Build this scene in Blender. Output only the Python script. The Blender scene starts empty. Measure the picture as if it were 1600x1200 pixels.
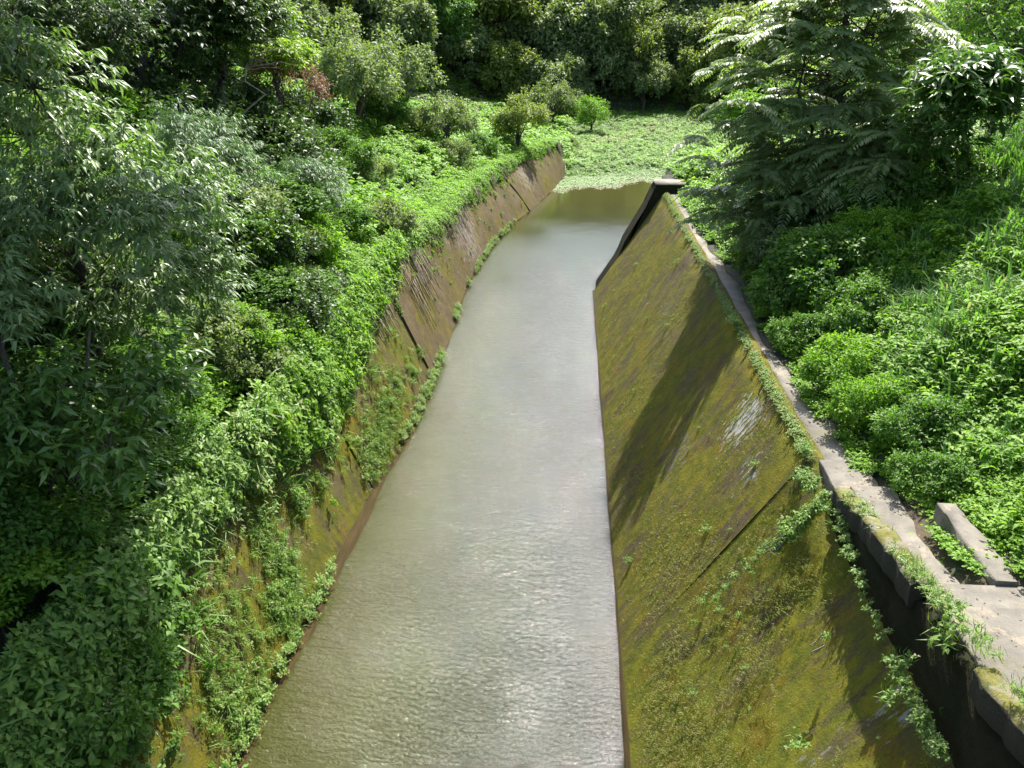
import bpy, math, random
import numpy as np
from mathutils import Vector, Matrix

SC = bpy.context.scene
COL = SC.collection
R = math.radians

# ------------------------------------------------------------------ camera
cam_d = bpy.data.cameras.new('camera'); cam = bpy.data.objects.new('camera', cam_d); COL.objects.link(cam)
cam.location = (0, 0, 14); cam.rotation_euler = (R(90-24.132), 0, R(3.968))
cam_d.sensor_width = 36; cam_d.lens = 36*1250/1600; cam_d.clip_start = .1; cam_d.clip_end = 3000
SC.camera = cam
# ------------------------------------------------------------------ sun and sky
SUN_EL, SUN_AZ = 52, 17                      # azimuth clockwise from +Y (down the channel)
w = bpy.data.worlds.new('World'); SC.world = w; w.use_nodes = True
nt = w.node_tree; nt.nodes.clear()
out = nt.nodes.new('ShaderNodeOutputWorld'); bg = nt.nodes.new('ShaderNodeBackground'); bg.inputs['Strength'].default_value = .13
sky = nt.nodes.new('ShaderNodeTexSky'); sky.sky_type = 'NISHITA'; sky.sun_disc = False
sky.sun_elevation = R(SUN_EL); sky.sun_rotation = R(SUN_AZ); sky.dust_density = 2.5; sky.air_density = 1.0
tc = nt.nodes.new('ShaderNodeTexCoord'); mp = nt.nodes.new('ShaderNodeMapping'); mp.inputs['Scale'].default_value = (1, 1, 2.2)
mp.inputs['Location'].default_value = (.3, .1, .25)
nz = nt.nodes.new('ShaderNodeTexNoise'); nz.inputs['Scale'].default_value = 1.7; nz.inputs['Detail'].default_value = 7
cr = nt.nodes.new('ShaderNodeValToRGB'); cr.color_ramp.elements[0].position = .42; cr.color_ramp.elements[1].position = .80
mx = nt.nodes.new('ShaderNodeMix'); mx.data_type = 'RGBA'; mx.inputs['B'].default_value = (16.5, 18.4, 21.2, 1)
nt.links.new(tc.outputs['Generated'], mp.inputs[0]); nt.links.new(mp.outputs[0], nz.inputs['Vector'])
vs = nt.nodes.new('ShaderNodeVectorMath'); vs.operation = 'DOT_PRODUCT'; vs.inputs[1].default_value = (.04, .933, .358); nt.links.new(tc.outputs['Generated'], vs.inputs[0])
mr = nt.nodes.new('ShaderNodeMapRange'); mr.interpolation_type = 'SMOOTHSTEP'; mr.inputs[1].default_value = .915; mr.inputs[2].default_value = .985; mr.inputs[3].default_value = -.17; mr.inputs[4].default_value = .30
nt.links.new(vs.outputs['Value'], mr.inputs[0]); mu = nt.nodes.new('ShaderNodeMath'); mu.operation = 'ADD'
nt.links.new(nz.outputs[0], mu.inputs[0]); nt.links.new(mr.outputs[0], mu.inputs[1]); nt.links.new(mu.outputs[0], cr.inputs[0]); nt.links.new(cr.outputs[0], mx.inputs['Factor'])
nt.links.new(sky.outputs[0], mx.inputs['A']); nt.links.new(mx.outputs['Result'], bg.inputs[0]); nt.links.new(bg.outputs[0], out.inputs[0])
sd = bpy.data.lights.new('sun', 'SUN'); sd.energy = 5.0; sd.angle = R(.55); sd.color = (1, .955, .88)
so = bpy.data.objects.new('sun', sd); COL.objects.link(so)
so.rotation_euler = (R(90-SUN_EL), 0, R(180-SUN_AZ))
SC.view_settings.view_transform = 'Standard'; SC.view_settings.look = 'None'
SC.view_settings.exposure = 1.3; SC.view_settings.gamma = 1
SC.cycles.max_bounces = 7; SC.cycles.diffuse_bounces = 3; SC.cycles.glossy_bounces = 3; SC.cycles.transmission_bounces = 3
SC.cycles.transparent_max_bounces = 4; SC.cycles.caustics_reflective = False; SC.cycles.caustics_refractive = False
SC.cycles.use_denoising = True

# ------------------------------------------------------------------ terrain
#TERRAIN
LW = np.array([  # left wall: Y, x foot, x top, z top
 (-8,-6.9,-8.8,4.3),(8,-6.68,-8.5,4.3),(15,-6.45,-8.3,4.3),(22.3,-6.1,-7.95,4.35),(27,-5.68,-7.75,4.55),(31.5,-5.62,-7.75,4.8),(36,-5.62,-7.75,5.0),
 (40.4,-5.7,-7.55,4.6),(46,-5.75,-7.35,4.0),(54,-5.25,-7.2,3.8),(62,-4.0,-6.5,3.66),(66,-3.1,-5.88,3.5),(74.6,-1.6,-3.9,3.5),(84,-.35,-1.9,3.24),(86.5,-.1,-.8,2.2)])
def lw(Y, k): return np.interp(Y, LW[:,0], LW[:,k])
def zpath(Y): return 5.7 + np.clip(15-Y, 0, 9)*.17
def sst(a, b, x):
    t = np.clip((x-a)/(b-a), 0, 1); return t*t*(3-2*t)
def bumps(x, y):
    return (np.sin(x*.83+y*.31+1)*np.sin(y*.57-x*.21)+.6*np.sin(x*1.7-y*1.1+2)*np.sin(y*1.4+x*.6)+.35*np.sin(x*3.1+y*2.3)*np.sin(y*2.9-x*1.3))
def gz(x, y):
    x = np.asarray(x, float); y = np.asarray(y, float)
    b = bumps(x, y)
    # left bank
    xt = np.where(y < 86.5, lw(y, 2), -.8+(y-86.5)*.02)-.45; zt = np.where(y < 86, lw(y, 3)-.15, .45+1.9*sst(100, 86, y))
    d = np.maximum(xt-x, 0)
    near = 1.15*np.minimum(d, 4.5)+.45*np.maximum(d-4.5, 0); mid = .50*np.minimum(d, 8)+.22*np.maximum(d-8, 0); far = .16*np.minimum(d, 40)
    t1 = sst(18, 42, y); t2 = sst(60, 92, y)
    dz = near*(1-t1)+mid*t1; dz = dz*(1-t2)+far*t2
    zl = zt+dz+b*.42*np.clip(d/2, 0, 1)
    # right bank
    d = np.maximum(x-6.35-.55*(y < 15), 0)
    nr = .62*np.minimum(d, 14)+.2*np.maximum(d-14, 0); fr = .18*d
    t1 = sst(27, 36, y)
    base = np.where(y < 46, zpath(y)-.08-.35*(x < np.where(y < 10.3, 7.4, 6.3))*(y < 15.2), 5.6*(1-sst(48, 76, y))+.4)
    zr = base+(nr*(1-t1)+fr*t1)*sst(130, 60, y)+b*.25*np.clip(d/2, 0, 1)
    # meadow mouth between the two banks, from y 76 on
    inch = (x > np.where(y < 86.5, lw(y, 2)-.85, -.8)) & (x < np.where(y < 46, 4.9, 4.9+np.clip(y-46, 0, 60)*.2))
    zb = -1.2+1.55*sst(75.5+.5*np.maximum(x, 0), 88+.2*x, y)+.12*b*sst(88, 95, y)
    z = np.where(x < 0, zl, zr)
    z = np.where(inch, zb, z)
    mid_m = sst(84, 100, y)*sst(-2.5, 4, x)*(1-sst(24, 40, x)); z = z*(1-mid_m)+(.45+.1*b+.9*sst(112, 135, y))*mid_m
    # far hillside
    yf = 136-34*sst(-3, -45, x)-50*sst(24, 62, x)
    h = .55*np.maximum(y-yf, 0); z = z+np.minimum(h, 60)+.8*b*sst(0, 20, y-yf)
    return z
#ENDTERRAIN

# ------------------------------------------------------------------ helpers
def setp(o, label=None, cat=None, group=None, kind=None):
    if label: o['label'] = label
    if cat: o['category'] = cat
    if group: o['group'] = group
    if kind: o['kind'] = kind
    return o
def thing(name, label, cat, loc=(0,0,0), rz=0, group=None, s=1):
    o = bpy.data.objects.new(name, None); COL.objects.link(o); o.empty_display_size = .2
    o.location = loc; o.rotation_euler = (0, 0, rz); o.scale = (s, s, s) if not hasattr(s, '__len__') else s
    return setp(o, label, cat, group)
class MB:
    """collects triangles with a per-vertex tone"""
    def __init__(s): s.V=[]; s.F=[]; s.T=[]; s.n=0
    def add(s, V, F, T=.5):
        V = np.asarray(V, float).reshape(-1, 3); F = np.asarray(F, int).reshape(-1, 3)
        T = np.full(len(V), T) if np.isscalar(T) else np.asarray(T, float)
        s.V.append(V); s.F.append(F+s.n); s.T.append(T); s.n += len(V); return s
    def arr(s): return np.concatenate(s.V), np.concatenate(s.F), np.concatenate(s.T)
    def mesh(s, name, mat, smooth=False):
        V, F, T = s.arr(); me = bpy.data.meshes.new(name)
        me.vertices.add(len(V)); me.vertices.foreach_set('co', V.astype('f').ravel())
        me.loops.add(len(F)*3); me.loops.foreach_set('vertex_index', F.astype('i').ravel())
        me.polygons.add(len(F)); me.polygons.foreach_set('loop_start', np.arange(0, len(F)*3, 3, dtype='i'))
        me.update(calc_edges=True)
        if smooth: me.polygons.foreach_set('use_smooth', np.ones(len(F), bool))
        a = me.attributes.new('tone', 'FLOAT', 'POINT'); a.data.foreach_set('value', T.astype('f'))
        me.materials.append(mat); return me
    def build(s, name, mat, parent=None, smooth=False):
        return link(name, s.mesh(name, mat, smooth), parent)
def link(name, me, parent=None, loc=None):
    o = bpy.data.objects.new(name, me); COL.objects.link(o)
    if parent is not None: o.parent = parent
    if loc is not None: o.location = loc
    return o
def nrm(a): return a/np.maximum(np.linalg.norm(a, axis=-1, keepdims=True), 1e-9)
def tube(mb, pts, rad, n=6, tone=.5):
    pts = np.asarray(pts, float); rad = np.broadcast_to(np.asarray(rad, float), (len(pts),)) if np.isscalar(rad) else np.asarray(rad, float)
    t = np.gradient(pts, axis=0); t = nrm(t); ref = np.array([0.31, .17, .93]); ref = np.where(np.abs(t@ref)[:, None] > .93, np.array([1., 0, 0]), ref)
    a = nrm(np.cross(t, ref)); b = np.cross(t, a)
    ang = np.arange(n)*2*math.pi/n
    V = pts[:, None]+rad[:, None, None]*(a[:, None]*np.cos(ang)[None, :, None]+b[:, None]*np.sin(ang)[None, :, None])
    F = []
    for i in range(len(pts)-1):
        for j in range(n):
            k = (j+1) % n; F += [(i*n+j, i*n+k, (i+1)*n+k), (i*n+j, (i+1)*n+k, (i+1)*n+j)]
    V = V.reshape(-1, 3); c = len(V); V = np.vstack([V, pts[-1:]])
    F += [((len(pts)-1)*n+j, (len(pts)-1)*n+(j+1) % n, c) for j in range(n)]
    mb.add(V, F, tone)
def hexa(mb, P, tone=.5):
    """8 corners: bottom 4 (ccw), top 4"""
    mb.add(P, [(0,2,1),(0,3,2),(4,5,6),(4,6,7),(0,1,5),(0,5,4),(1,2,6),(1,6,5),(2,3,7),(2,7,6),(3,0,4),(3,4,7)], tone)
def leaves(mb, P, D, L, W, tone, N=None, fold=.25, droop=.25, shape='full', rng=None):
    P = np.asarray(P, float); n = len(P); D = nrm(np.asarray(D, float))
    if N is None: N = np.tile([0, 0, 1.], (n, 1))+rng.normal(0, .35, (n, 3))
    S = nrm(np.cross(D, N)); U = np.cross(S, D)
    L = np.broadcast_to(L, (n,))[:, None]; W = np.broadcast_to(W, (n,))[:, None]
    g = np.array([0, 0, -1.])
    mid = P+D*L*.48+g*L*droop*.22
    tip = P+D*L+g*L*droop
    l = mid-S*W*.5+U*W*fold; r = mid+S*W*.5+U*W*fold
    T = np.broadcast_to(tone, (n,))
    if shape == 'full':
        V = np.stack([P, l, mid, r, tip], 1); F0 = np.array([(0,2,1),(0,3,2),(1,2,4),(2,3,4)]); k = 5
    else:
        V = np.stack([P, l, r, tip], 1); F0 = np.array([(0,2,1),(1,2,3)]); k = 4
    F = (F0[None]+(np.arange(n)*k)[:, None, None]).reshape(-1, 3)
    mb.add(V.reshape(-1, 3), F, np.repeat(T, k))
def blades(mb, P, D, H, W, bend, tone):
    """grass blades: 5 verts each, D = horizontal bend direction"""
    n = len(P); D = nrm(np.asarray(D, float)); S = np.stack([-D[:, 1], D[:, 0], D[:, 2]*0], 1)
    H = np.broadcast_to(H, (n,))[:, None]; W = np.broadcast_to(W, (n,))[:, None]; bend = np.broadcast_to(bend, (n,))[:, None]
    up = np.array([0, 0, 1.])
    m = P+up*H*.62+D*H*bend*.28; t = P+up*H*(1-.35*bend)+D*H*bend*.95
    V = np.stack([P-S*W*.5, P+S*W*.5, m+S*W*.45, m-S*W*.45, t], 1)
    F = (np.array([(0,1,2),(0,2,3),(3,2,4)])[None]+(np.arange(n)*5)[:, None, None]).reshape(-1, 3)
    mb.add(V.reshape(-1, 3), F, np.repeat(np.broadcast_to(tone, (n,)), 5))
def stamp(mb, tmpl, pos, rot, sc, tone, nrmv=None):
    """copy template arrays to many places; nrmv tilts the template's z to that normal"""
    V, F, T = tmpl; n = len(pos); c, s = np.cos(rot), np.sin(rot)
    X = V[None]*np.asarray(sc).reshape(n, -1)[:, None, :] if np.ndim(sc) > 1 else V[None]*np.asarray(sc)[:, None, None]
    x = X[..., 0]*c[:, None]-X[..., 1]*s[:, None]; y = X[..., 0]*s[:, None]+X[..., 1]*c[:, None]; z = X[..., 2]
    if nrmv is not None:
        nv = nrm(nrmv); a = nrm(np.cross(np.tile([0, 1., 0], (n, 1)), nv)); b = np.cross(nv, a)
        W = x[..., None]*a[:, None]+y[..., None]*b[:, None]+z[..., None]*nv[:, None]
    else: W = np.stack([x, y, z], -1)
    W = W+pos[:, None]
    FF = (F[None]+(np.arange(n)*len(V))[:, None, None]).reshape(-1, 3)
    TT = np.clip(T[None]+np.asarray(tone)[:, None], 0, 1).ravel()
    mb.add(W.reshape(-1, 3), FF, TT)

# ------------------------------------------------------------------ materials
def newmat(name):
    m = bpy.data.materials.new(name); m.use_nodes = True; return m, m.node_tree, m.node_tree.nodes['Principled BSDF']
def leafmat(name, c0, c1, rough=.42, trans=.32, tcol=None, spec=.5, dead=None):
    m, t, p = newmat(name); N = t.nodes; Lk = t.links.new
    at = N.new('ShaderNodeAttribute'); at.attribute_name = 'tone'
    mix = N.new('ShaderNodeMix'); mix.data_type = 'RGBA'; mix.inputs['A'].default_value = (*c0, 1); mix.inputs['B'].default_value = (*c1, 1)
    Lk(at.outputs['Fac'], mix.inputs['Factor'])
    col = mix.outputs['Result']
    if dead:
        mr = N.new('ShaderNodeMapRange'); mr.inputs[1].default_value = .955; mr.inputs[2].default_value = .97
        Lk(at.outputs['Fac'], mr.inputs[0]); m2 = N.new('ShaderNodeMix'); m2.data_type = 'RGBA'; m2.inputs['B'].default_value = (*dead, 1)
        Lk(mr.outputs[0], m2.inputs['Factor']); Lk(col, m2.inputs['A']); col = m2.outputs['Result']
    Lk(col, p.inputs['Base Color']); p.inputs['Roughness'].default_value = rough; p.inputs['Specular IOR Level'].default_value = spec
    tr = N.new('ShaderNodeBsdfTranslucent'); hs = N.new('ShaderNodeMix'); hs.data_type = 'RGBA'; hs.blend_type = 'MULTIPLY'; hs.inputs['Factor'].default_value = 1
    hs.inputs['B'].default_value = (*(tcol or (1.5, 1.7, .6)), 1); Lk(col, hs.inputs['A']); Lk(hs.outputs['Result'], tr.inputs['Color'])
    ms = N.new('ShaderNodeMixShader'); ms.inputs[0].default_value = trans
    Lk(p.outputs[0], ms.inputs[1]); Lk(tr.outputs[0], ms.inputs[2]); Lk(ms.outputs[0], N['Material Output'].inputs['Surface'])
    return m
def noise(t, vec, scale, detail=5, rough=.55, dist=0):
    n = t.nodes.new('ShaderNodeTexNoise'); n.inputs['Scale'].default_value = scale; n.inputs['Detail'].default_value = detail
    n.inputs['Roughness'].default_value = rough; n.inputs['Distortion'].default_value = dist; t.links.new(vec, n.inputs['Vector']); return n.outputs[0]
def ramp(t, v, a, b):
    r = t.nodes.new('ShaderNodeMapRange'); r.interpolation_type = 'SMOOTHSTEP'; r.inputs[1].default_value = a; r.inputs[2].default_value = b; t.links.new(v, r.inputs[0]); return r.outputs[0]
def cmix(t, f, a, b):
    m = t.nodes.new('ShaderNodeMix'); m.data_type = 'RGBA'
    if isinstance(f, float): m.inputs['Factor'].default_value = f
    else: t.links.new(f, m.inputs['Factor'])
    for k, v in (('A', a), ('B', b)):
        if isinstance(v, tuple): m.inputs[k].default_value = (*v, 1)
        else: t.links.new(v, m.inputs[k])
    return m.outputs['Result']
def mth(t, op, a, b=0.):
    m = t.nodes.new('ShaderNodeMath'); m.operation = op
    for i, v in enumerate((a, b)):
        if isinstance(v, (int, float)): m.inputs[i].default_value = v
        else: t.links.new(v, m.inputs[i])
    return m.outputs[0]
def ocoord(t, scale=(1,1,1), rot=(0,0,0), loc=(0,0,0)):
    c = t.nodes.new('ShaderNodeTexCoord'); m = t.nodes.new('ShaderNodeMapping'); m.inputs['Scale'].default_value = scale; m.inputs['Rotation'].default_value = rot
    m.inputs['Location'].default_value = loc
    t.links.new(c.outputs['Object'], m.inputs[0]); return m.outputs[0]
def bump(t, p, h, s, d=.05):
    b = t.nodes.new('ShaderNodeBump'); b.inputs['Strength'].default_value = s; b.inputs['Distance'].default_value = d
    t.links.new(h, b.inputs['Height']); t.links.new(b.outputs[0], p.inputs['Normal']); return b

def wallmat(name, patches=(), moss=.5, brown=(.115,.085,.05), mossc=(.175,.155,.014), mossd=(.10,.11,.012)):
    m, t, p = newmat(name); o = ocoord(t); st = ocoord(t, (.6, 2.6, .45)); st2 = ocoord(t, (1.2, 9, .8))
    big = noise(t, o, .42, 6, .62); mid = noise(t, st, 1.1, 7, .65, .4); fine = noise(t, o, 14, 6, .7); fst = noise(t, st2, 1.6, 5, .7)
    conc = cmix(t, ramp(t, noise(t, o, 1.3, 6), .3, .7), brown, tuple(c*.62 for c in brown))
    conc = cmix(t, ramp(t, fst, .45, .75), conc, (.13, .11, .065))
    mc = cmix(t, ramp(t, noise(t, o, 2.2, 5), .35, .65), mossc, mossd)
    mc = cmix(t, ramp(t, noise(t, o, .8, 4, .6), .52, .7), mc, (.16, .12, .012))
    f = mth(t, 'ADD', mth(t, 'MULTIPLY', big, .9), mth(t, 'ADD', mth(t, 'MULTIPLY', mid, .9), mth(t, 'MULTIPLY', fine, .55)))
    col = cmix(t, ramp(t, f, 1.26-moss*.4, 1.42-moss*.4+.06), conc, mc)
    col = cmix(t, ramp(t, noise(t, o, 40, 3, .8), .35, .7), cmix(t, .35, col, (.03, .028, .008)), col)
    # dark run-off streaks
    col = cmix(t, mth(t, 'MULTIPLY', ramp(t, noise(t, ocoord(t, (.5, 1.6, .25)), 1.0, 5, .6), .54, .74), .45), col, (.05, .045, .02))
    for (px, py, pz, r, th, c) in patches:      # pale lichen and lime stains, dark stains and one painted joint shadow, each placed
        d = t.nodes.new('ShaderNodeVectorMath'); d.operation = 'DISTANCE'; t.links.new(o, d.inputs[0]); d.inputs[1].default_value = (px, py, pz)
        k = mth(t, 'SUBTRACT', noise(t, ocoord(t, (1, 3.5, .9)), 2.6, 6, .7), mth(t, 'MULTIPLY', d.outputs['Value'], .16/r))
        col = cmix(t, ramp(t, k, th, th+.07), col, c)
    t.links.new(col, p.inputs['Base Color']); p.inputs['Roughness'].default_value = .92; p.inputs['Specular IOR Level'].default_value = .12
    bump(t, p, mth(t, 'ADD', mth(t, 'MULTIPLY', noise(t, o, 22, 6, .75), .6), mth(t, 'MULTIPLY', noise(t, o, 3, 4), 1.0)), .75, .05)
    return m
M = {}
M['wall_r'] = wallmat('mossy_concrete', [(4.6, 18.6, 4.75, 1.0, .42, (.36,.36,.33)), (3.3, 20.5, 2.8, 1.5, .46, (.15,.125,.11)), (4.4, 16.6, 4.5, 1.0, .5, (.25,.25,.23)), (4.85, 9.2, 5.0, .9, .47, (.24,.24,.22)), (4.1, 30, 3.9, 2, .48, (.12,.10,.09))], .62)
M['wall_r2'] = wallmat('old_mossy_concrete', [(4.9, 9.3, 5.0, .7, .46, (.26,.26,.24)), (3.9, 9, 3.6, 1.0, .5, (.2,.19,.17))], .7, (.11,.092,.04), (.19,.18,.016), (.11,.13,.014))
M['wall_l'] = wallmat('brown_stained_concrete', [(-4.9, 63.5, 2.6, 1.5, .42, (.035,.045,.012)), (-4.2, 63, 1.4, 1.4, .44, (.035,.045,.012)), (-5.4, 64, 3.4, 1.2, .42, (.035,.04,.012)), (-1.4, 84, 2, 1.6, .5, (.05,.04,.02)), (-6.6, 30.5, 3, 1.1, .47, (.04,.04,.015)), (-6.6, 50, 2.6, 3.5, .40, (.20,.165,.15)), (-4.0, 70, 2.2, 2.5, .42, (.19,.16,.12)), (-7.2, 45, 3.4, 1.6, .42, (.26,.22,.17)), (-7.2, 35, 4.2, 1.4, .44, (.24,.20,.15)), (-6.2, 58, 3.0, 1.8, .44, (.05,.05,.015)), (-6.4, 44, 1.5, 1.6, .46, (.07,.055,.03)), (-7.3, 52, 3.7, 1.5, .42, (.24,.20,.15)), (-6.2, 38, 2, 2, .5, (.16,.125,.11))], .36, (.135,.098,.055), (.15,.125,.015), (.085,.08,.015))  # dark patch by the stepped joint paints its shadow strip into the concrete
M['wall_l2'] = wallmat('mossy_stained_concrete', [], .58, (.11,.085,.045), (.15,.14,.012), (.08,.095,.012))
m, t, p = newmat('path_concrete'); o = ocoord(t)
c = cmix(t, ramp(t, noise(t, o, 2.2, 7, .65), .35, .65), (.19,.17,.135), (.12,.108,.09)); c = cmix(t, ramp(t, noise(t, o, 1.3, 7, .7), .53, .60), c, (.235,.20,.145))
c = cmix(t, ramp(t, noise(t, o, 60, 3, .8), .55, .75), c, (.07,.06,.05)); c = cmix(t, mth(t,'MULTIPLY',ramp(t, noise(t, o, .9, 6, .7), .53, .66),.7), c, (.11,.10,.045))
t.links.new(c, p.inputs['Base Color']); p.inputs['Roughness'].default_value = .85; bump(t, p, noise(t, o, 35, 6, .7), .5, .02); M['path'] = m
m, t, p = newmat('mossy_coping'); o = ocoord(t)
c = cmix(t, ramp(t, noise(t, o, 2.2, 7, .7), .42, .56), (.21,.185,.13), (.15,.14,.02)); c = cmix(t, ramp(t, noise(t, o, 9, 5, .7), .5, .65), c, (.07,.085,.015)); ge = t.nodes.new('ShaderNodeNewGeometry'); sz = t.nodes.new('ShaderNodeSeparateXYZ'); t.links.new(ge.outputs['True Normal'], sz.inputs[0]); c = cmix(t, ramp(t, sz.outputs[2], .3, .7), (.035,.032,.018), c)  # moss on top; side faces carry their shade as a darker painted colour
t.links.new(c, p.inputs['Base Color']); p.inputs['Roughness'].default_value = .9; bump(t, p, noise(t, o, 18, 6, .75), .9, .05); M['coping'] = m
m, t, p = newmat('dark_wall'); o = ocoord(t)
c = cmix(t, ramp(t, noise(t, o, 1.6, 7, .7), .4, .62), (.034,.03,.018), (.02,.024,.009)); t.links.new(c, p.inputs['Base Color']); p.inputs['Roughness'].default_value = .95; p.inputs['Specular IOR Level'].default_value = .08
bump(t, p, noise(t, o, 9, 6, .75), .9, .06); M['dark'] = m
m, t, p = newmat('soil'); o = ocoord(t)
c = cmix(t, ramp(t, noise(t, o, .6, 7, .65), .35, .65), (.035,.032,.018), (.03,.045,.014)); c = cmix(t, ramp(t, noise(t, o, .13, 5, .6), .6, .7), c, (.09,.06,.035))
t.links.new(c, p.inputs['Base Color']); p.inputs['Roughness'].default_value = .95; bump(t, p, noise(t, o, 5, 6, .7), .8, .1); M['soil'] = m
m, t, p = newmat('silt'); o = ocoord(t)
c = cmix(t, ramp(t, noise(t, ocoord(t,(3,.5,3)), 2, 7, .65), .35, .65), (.055,.038,.014), (.035,.026,.01)); t.links.new(c, p.inputs['Base Color']); p.inputs['Roughness'].default_value = .9; p.inputs['Specular IOR Level'].default_value = .1
bump(t, p, noise(t, o, 12, 6, .7), .5, .03); M['silt'] = m
m, t, p = newmat('bark'); o = ocoord(t, (4,4,1))
c = cmix(t, ramp(t, noise(t, o, 5, 6, .7), .35, .65), (.10,.085,.065), (.045,.036,.027)); t.links.new(c, p.inputs['Base Color']); p.inputs['Roughness'].default_value = .9
bump(t, p, noise(t, o, 14, 5, .7), .6, .02); M['bark'] = m
m, t, p = newmat('dry_stem'); o = ocoord(t)
c = cmix(t, ramp(t, noise(t, o, 6, 4), .35, .65), (.33,.28,.20), (.2,.16,.11)); t.links.new(c, p.inputs['Base Color']); p.inputs['Roughness'].default_value = .8; M['dry'] = m
# water
m, t, p = newmat('murky_water'); o = ocoord(t)
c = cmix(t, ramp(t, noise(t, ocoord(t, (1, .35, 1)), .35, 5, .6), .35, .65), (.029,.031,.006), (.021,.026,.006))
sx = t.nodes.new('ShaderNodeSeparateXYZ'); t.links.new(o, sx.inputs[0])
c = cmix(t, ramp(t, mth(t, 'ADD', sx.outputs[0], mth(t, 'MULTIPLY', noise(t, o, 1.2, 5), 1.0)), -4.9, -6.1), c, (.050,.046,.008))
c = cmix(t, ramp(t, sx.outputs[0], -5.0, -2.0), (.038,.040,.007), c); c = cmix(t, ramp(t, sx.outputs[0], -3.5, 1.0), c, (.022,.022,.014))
c = cmix(t, ramp(t, mth(t, 'ADD', sx.outputs[1], mth(t, 'MULTIPLY', noise(t, o, .3, 4), 14)), 58, 88), c, (.058,.058,.016)); t.links.new(c, p.inputs['Base Color']); p.inputs['Roughness'].default_value = .05; p.inputs['IOR'].default_value = 1.333; p.inputs['Specular IOR Level'].default_value = .62  # far end painted olive: shallow silt plus the forest's reflection put in as colour
rp = noise(t, ocoord(t, (1, 1.9, 1), (0, 0, .25)), 5.6, 4, .62, .5); rp2 = noise(t, ocoord(t, (1.2, 2.2, 1), (0, 0, -.3)), 15, 3, .6)
lg = noise(t, ocoord(t, (1, 1.4, 1)), .5, 3)
rp0 = noise(t, ocoord(t, (.8, 2.4, 1), (0, 0, .12)), 1.9, 3, .55, .4)
h = mth(t, 'ADD', mth(t, 'MULTIPLY', rp0, 1.1), mth(t, 'ADD', mth(t, 'MULTIPLY', rp, mth(t, 'ADD', .35, lg)), mth(t, 'MULTIPLY', rp2, .34)))
calm = ramp(t, sx.outputs[1], 68, 44); hb = mth(t, 'MULTIPLY', h, mth(t, 'ADD', mth(t, 'MULTIPLY', calm, .93), .07)); bump(t, p, hb, 1, .036); M['water'] = m

L_ = leafmat
M['lance'] = L_('pale_lance_leaf', (.12,.195,.06), (.24,.33,.14), .42, .32, (1.2,1.5,.5), .5)
M['willow'] = L_('blue_green_fine_leaf', (.06,.125,.04), (.12,.21,.08), .45, .3, None, .4)
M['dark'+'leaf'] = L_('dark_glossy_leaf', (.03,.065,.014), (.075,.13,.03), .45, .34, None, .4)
M['forest'] = L_('grey_green_leaf', (.13,.175,.065), (.23,.29,.12), .55, .42, (1.25,1.45,.5), .35)
M['forest2'] = L_('olive_green_leaf', (.13,.175,.035), (.23,.28,.07), .55, .42, None, .3)
M['yellow'] = L_('yellow_green_leaf', (.14,.23,.02), (.26,.37,.04), .45, .42, None, .4)
M['fresh'] = L_('fresh_green_leaf', (.11,.225,.02), (.22,.37,.045), .55, .42, None, .3)
M['bush'] = L_('mid_green_leaf', (.06,.14,.018), (.13,.24,.04), .52, .38, None, .3)
M['red'] = L_('reddish_dry_leaf', (.16,.10,.05), (.28,.17,.10), .6, .35, (1.2,1,.7))
M['grass'] = L_('tall_grass_blade', (.09,.20,.03), (.20,.34,.085), .5, .38, (1.2,1.5,.6), .45, dead=(.30,.27,.16))
M['cover'] = L_('ground_cover_leaf', (.10,.215,.016), (.225,.37,.04), .55, .42, None, .3)
M['meadow'] = L_('meadow_leaf', (.13,.25,.03), (.23,.38,.07), .55, .35, None, .35, dead=(.25,.24,.13))
M['mat'] = L_('floating_weed_leaf', (.12,.21,.05), (.18,.28,.09), .6, .1, None, .3, dead=(.22,.20,.11))
M['tuft'] = L_('wall_plant_leaf', (.10,.18,.025), (.21,.33,.065), .5, .34, None, .4, dead=(.30,.27,.14))
M['mossg'] = L_('moss_grass_blade', (.16,.19,.025), (.29,.35,.075), .6, .3, (1.2,1.2,.5), .3, dead=(.28,.23,.10))
M['pinn'] = L_('feathery_leaflet', (.17,.235,.085), (.30,.38,.16), .42, .46, (1.2,1.4,.5), .5)
M['broad'] = L_('broad_glossy_leaf', (.05,.115,.02), (.12,.22,.045), .35, .34, None, .5)

# ------------------------------------------------------------------ ground sheet, water
def axis(lo, hi, fine, coarse, segs):
    v = [lo]; 
    while v[-1] < hi:
        x = v[-1]; st = coarse
        for a, b, s in segs:
            if a <= x < b: st = s; break
        v.append(x+st)
    return np.array(v)
gx = axis(-520, 520, 0, 20, [(-60,60,.55),(-120,-60,3),(60,120,3)]); gy = axis(-40, 900, 0, 20, [(-4,100,.6),(100,240,2),(-40,-4,6)])
X, Y = np.meshgrid(gx, gy); Z = gz(X, Y)
nx, ny = len(gx), len(gy); idx = np.arange(nx*ny).reshape(ny, nx)
a, b, c_, d_ = idx[:-1,:-1].ravel(), idx[:-1,1:].ravel(), idx[1:,1:].ravel(), idx[1:,:-1].ravel()
mb = MB(); mb.add(np.stack([X, Y, Z], -1).reshape(-1, 3), np.concatenate([np.stack([a,b,c_],1), np.stack([a,c_,d_],1)]))
setp(mb.build('ground', M['soil'], smooth=True), kind='structure')
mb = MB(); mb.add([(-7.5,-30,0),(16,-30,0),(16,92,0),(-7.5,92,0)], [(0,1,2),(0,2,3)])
setp(mb.build('water', M['water']), kind='structure')

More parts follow.
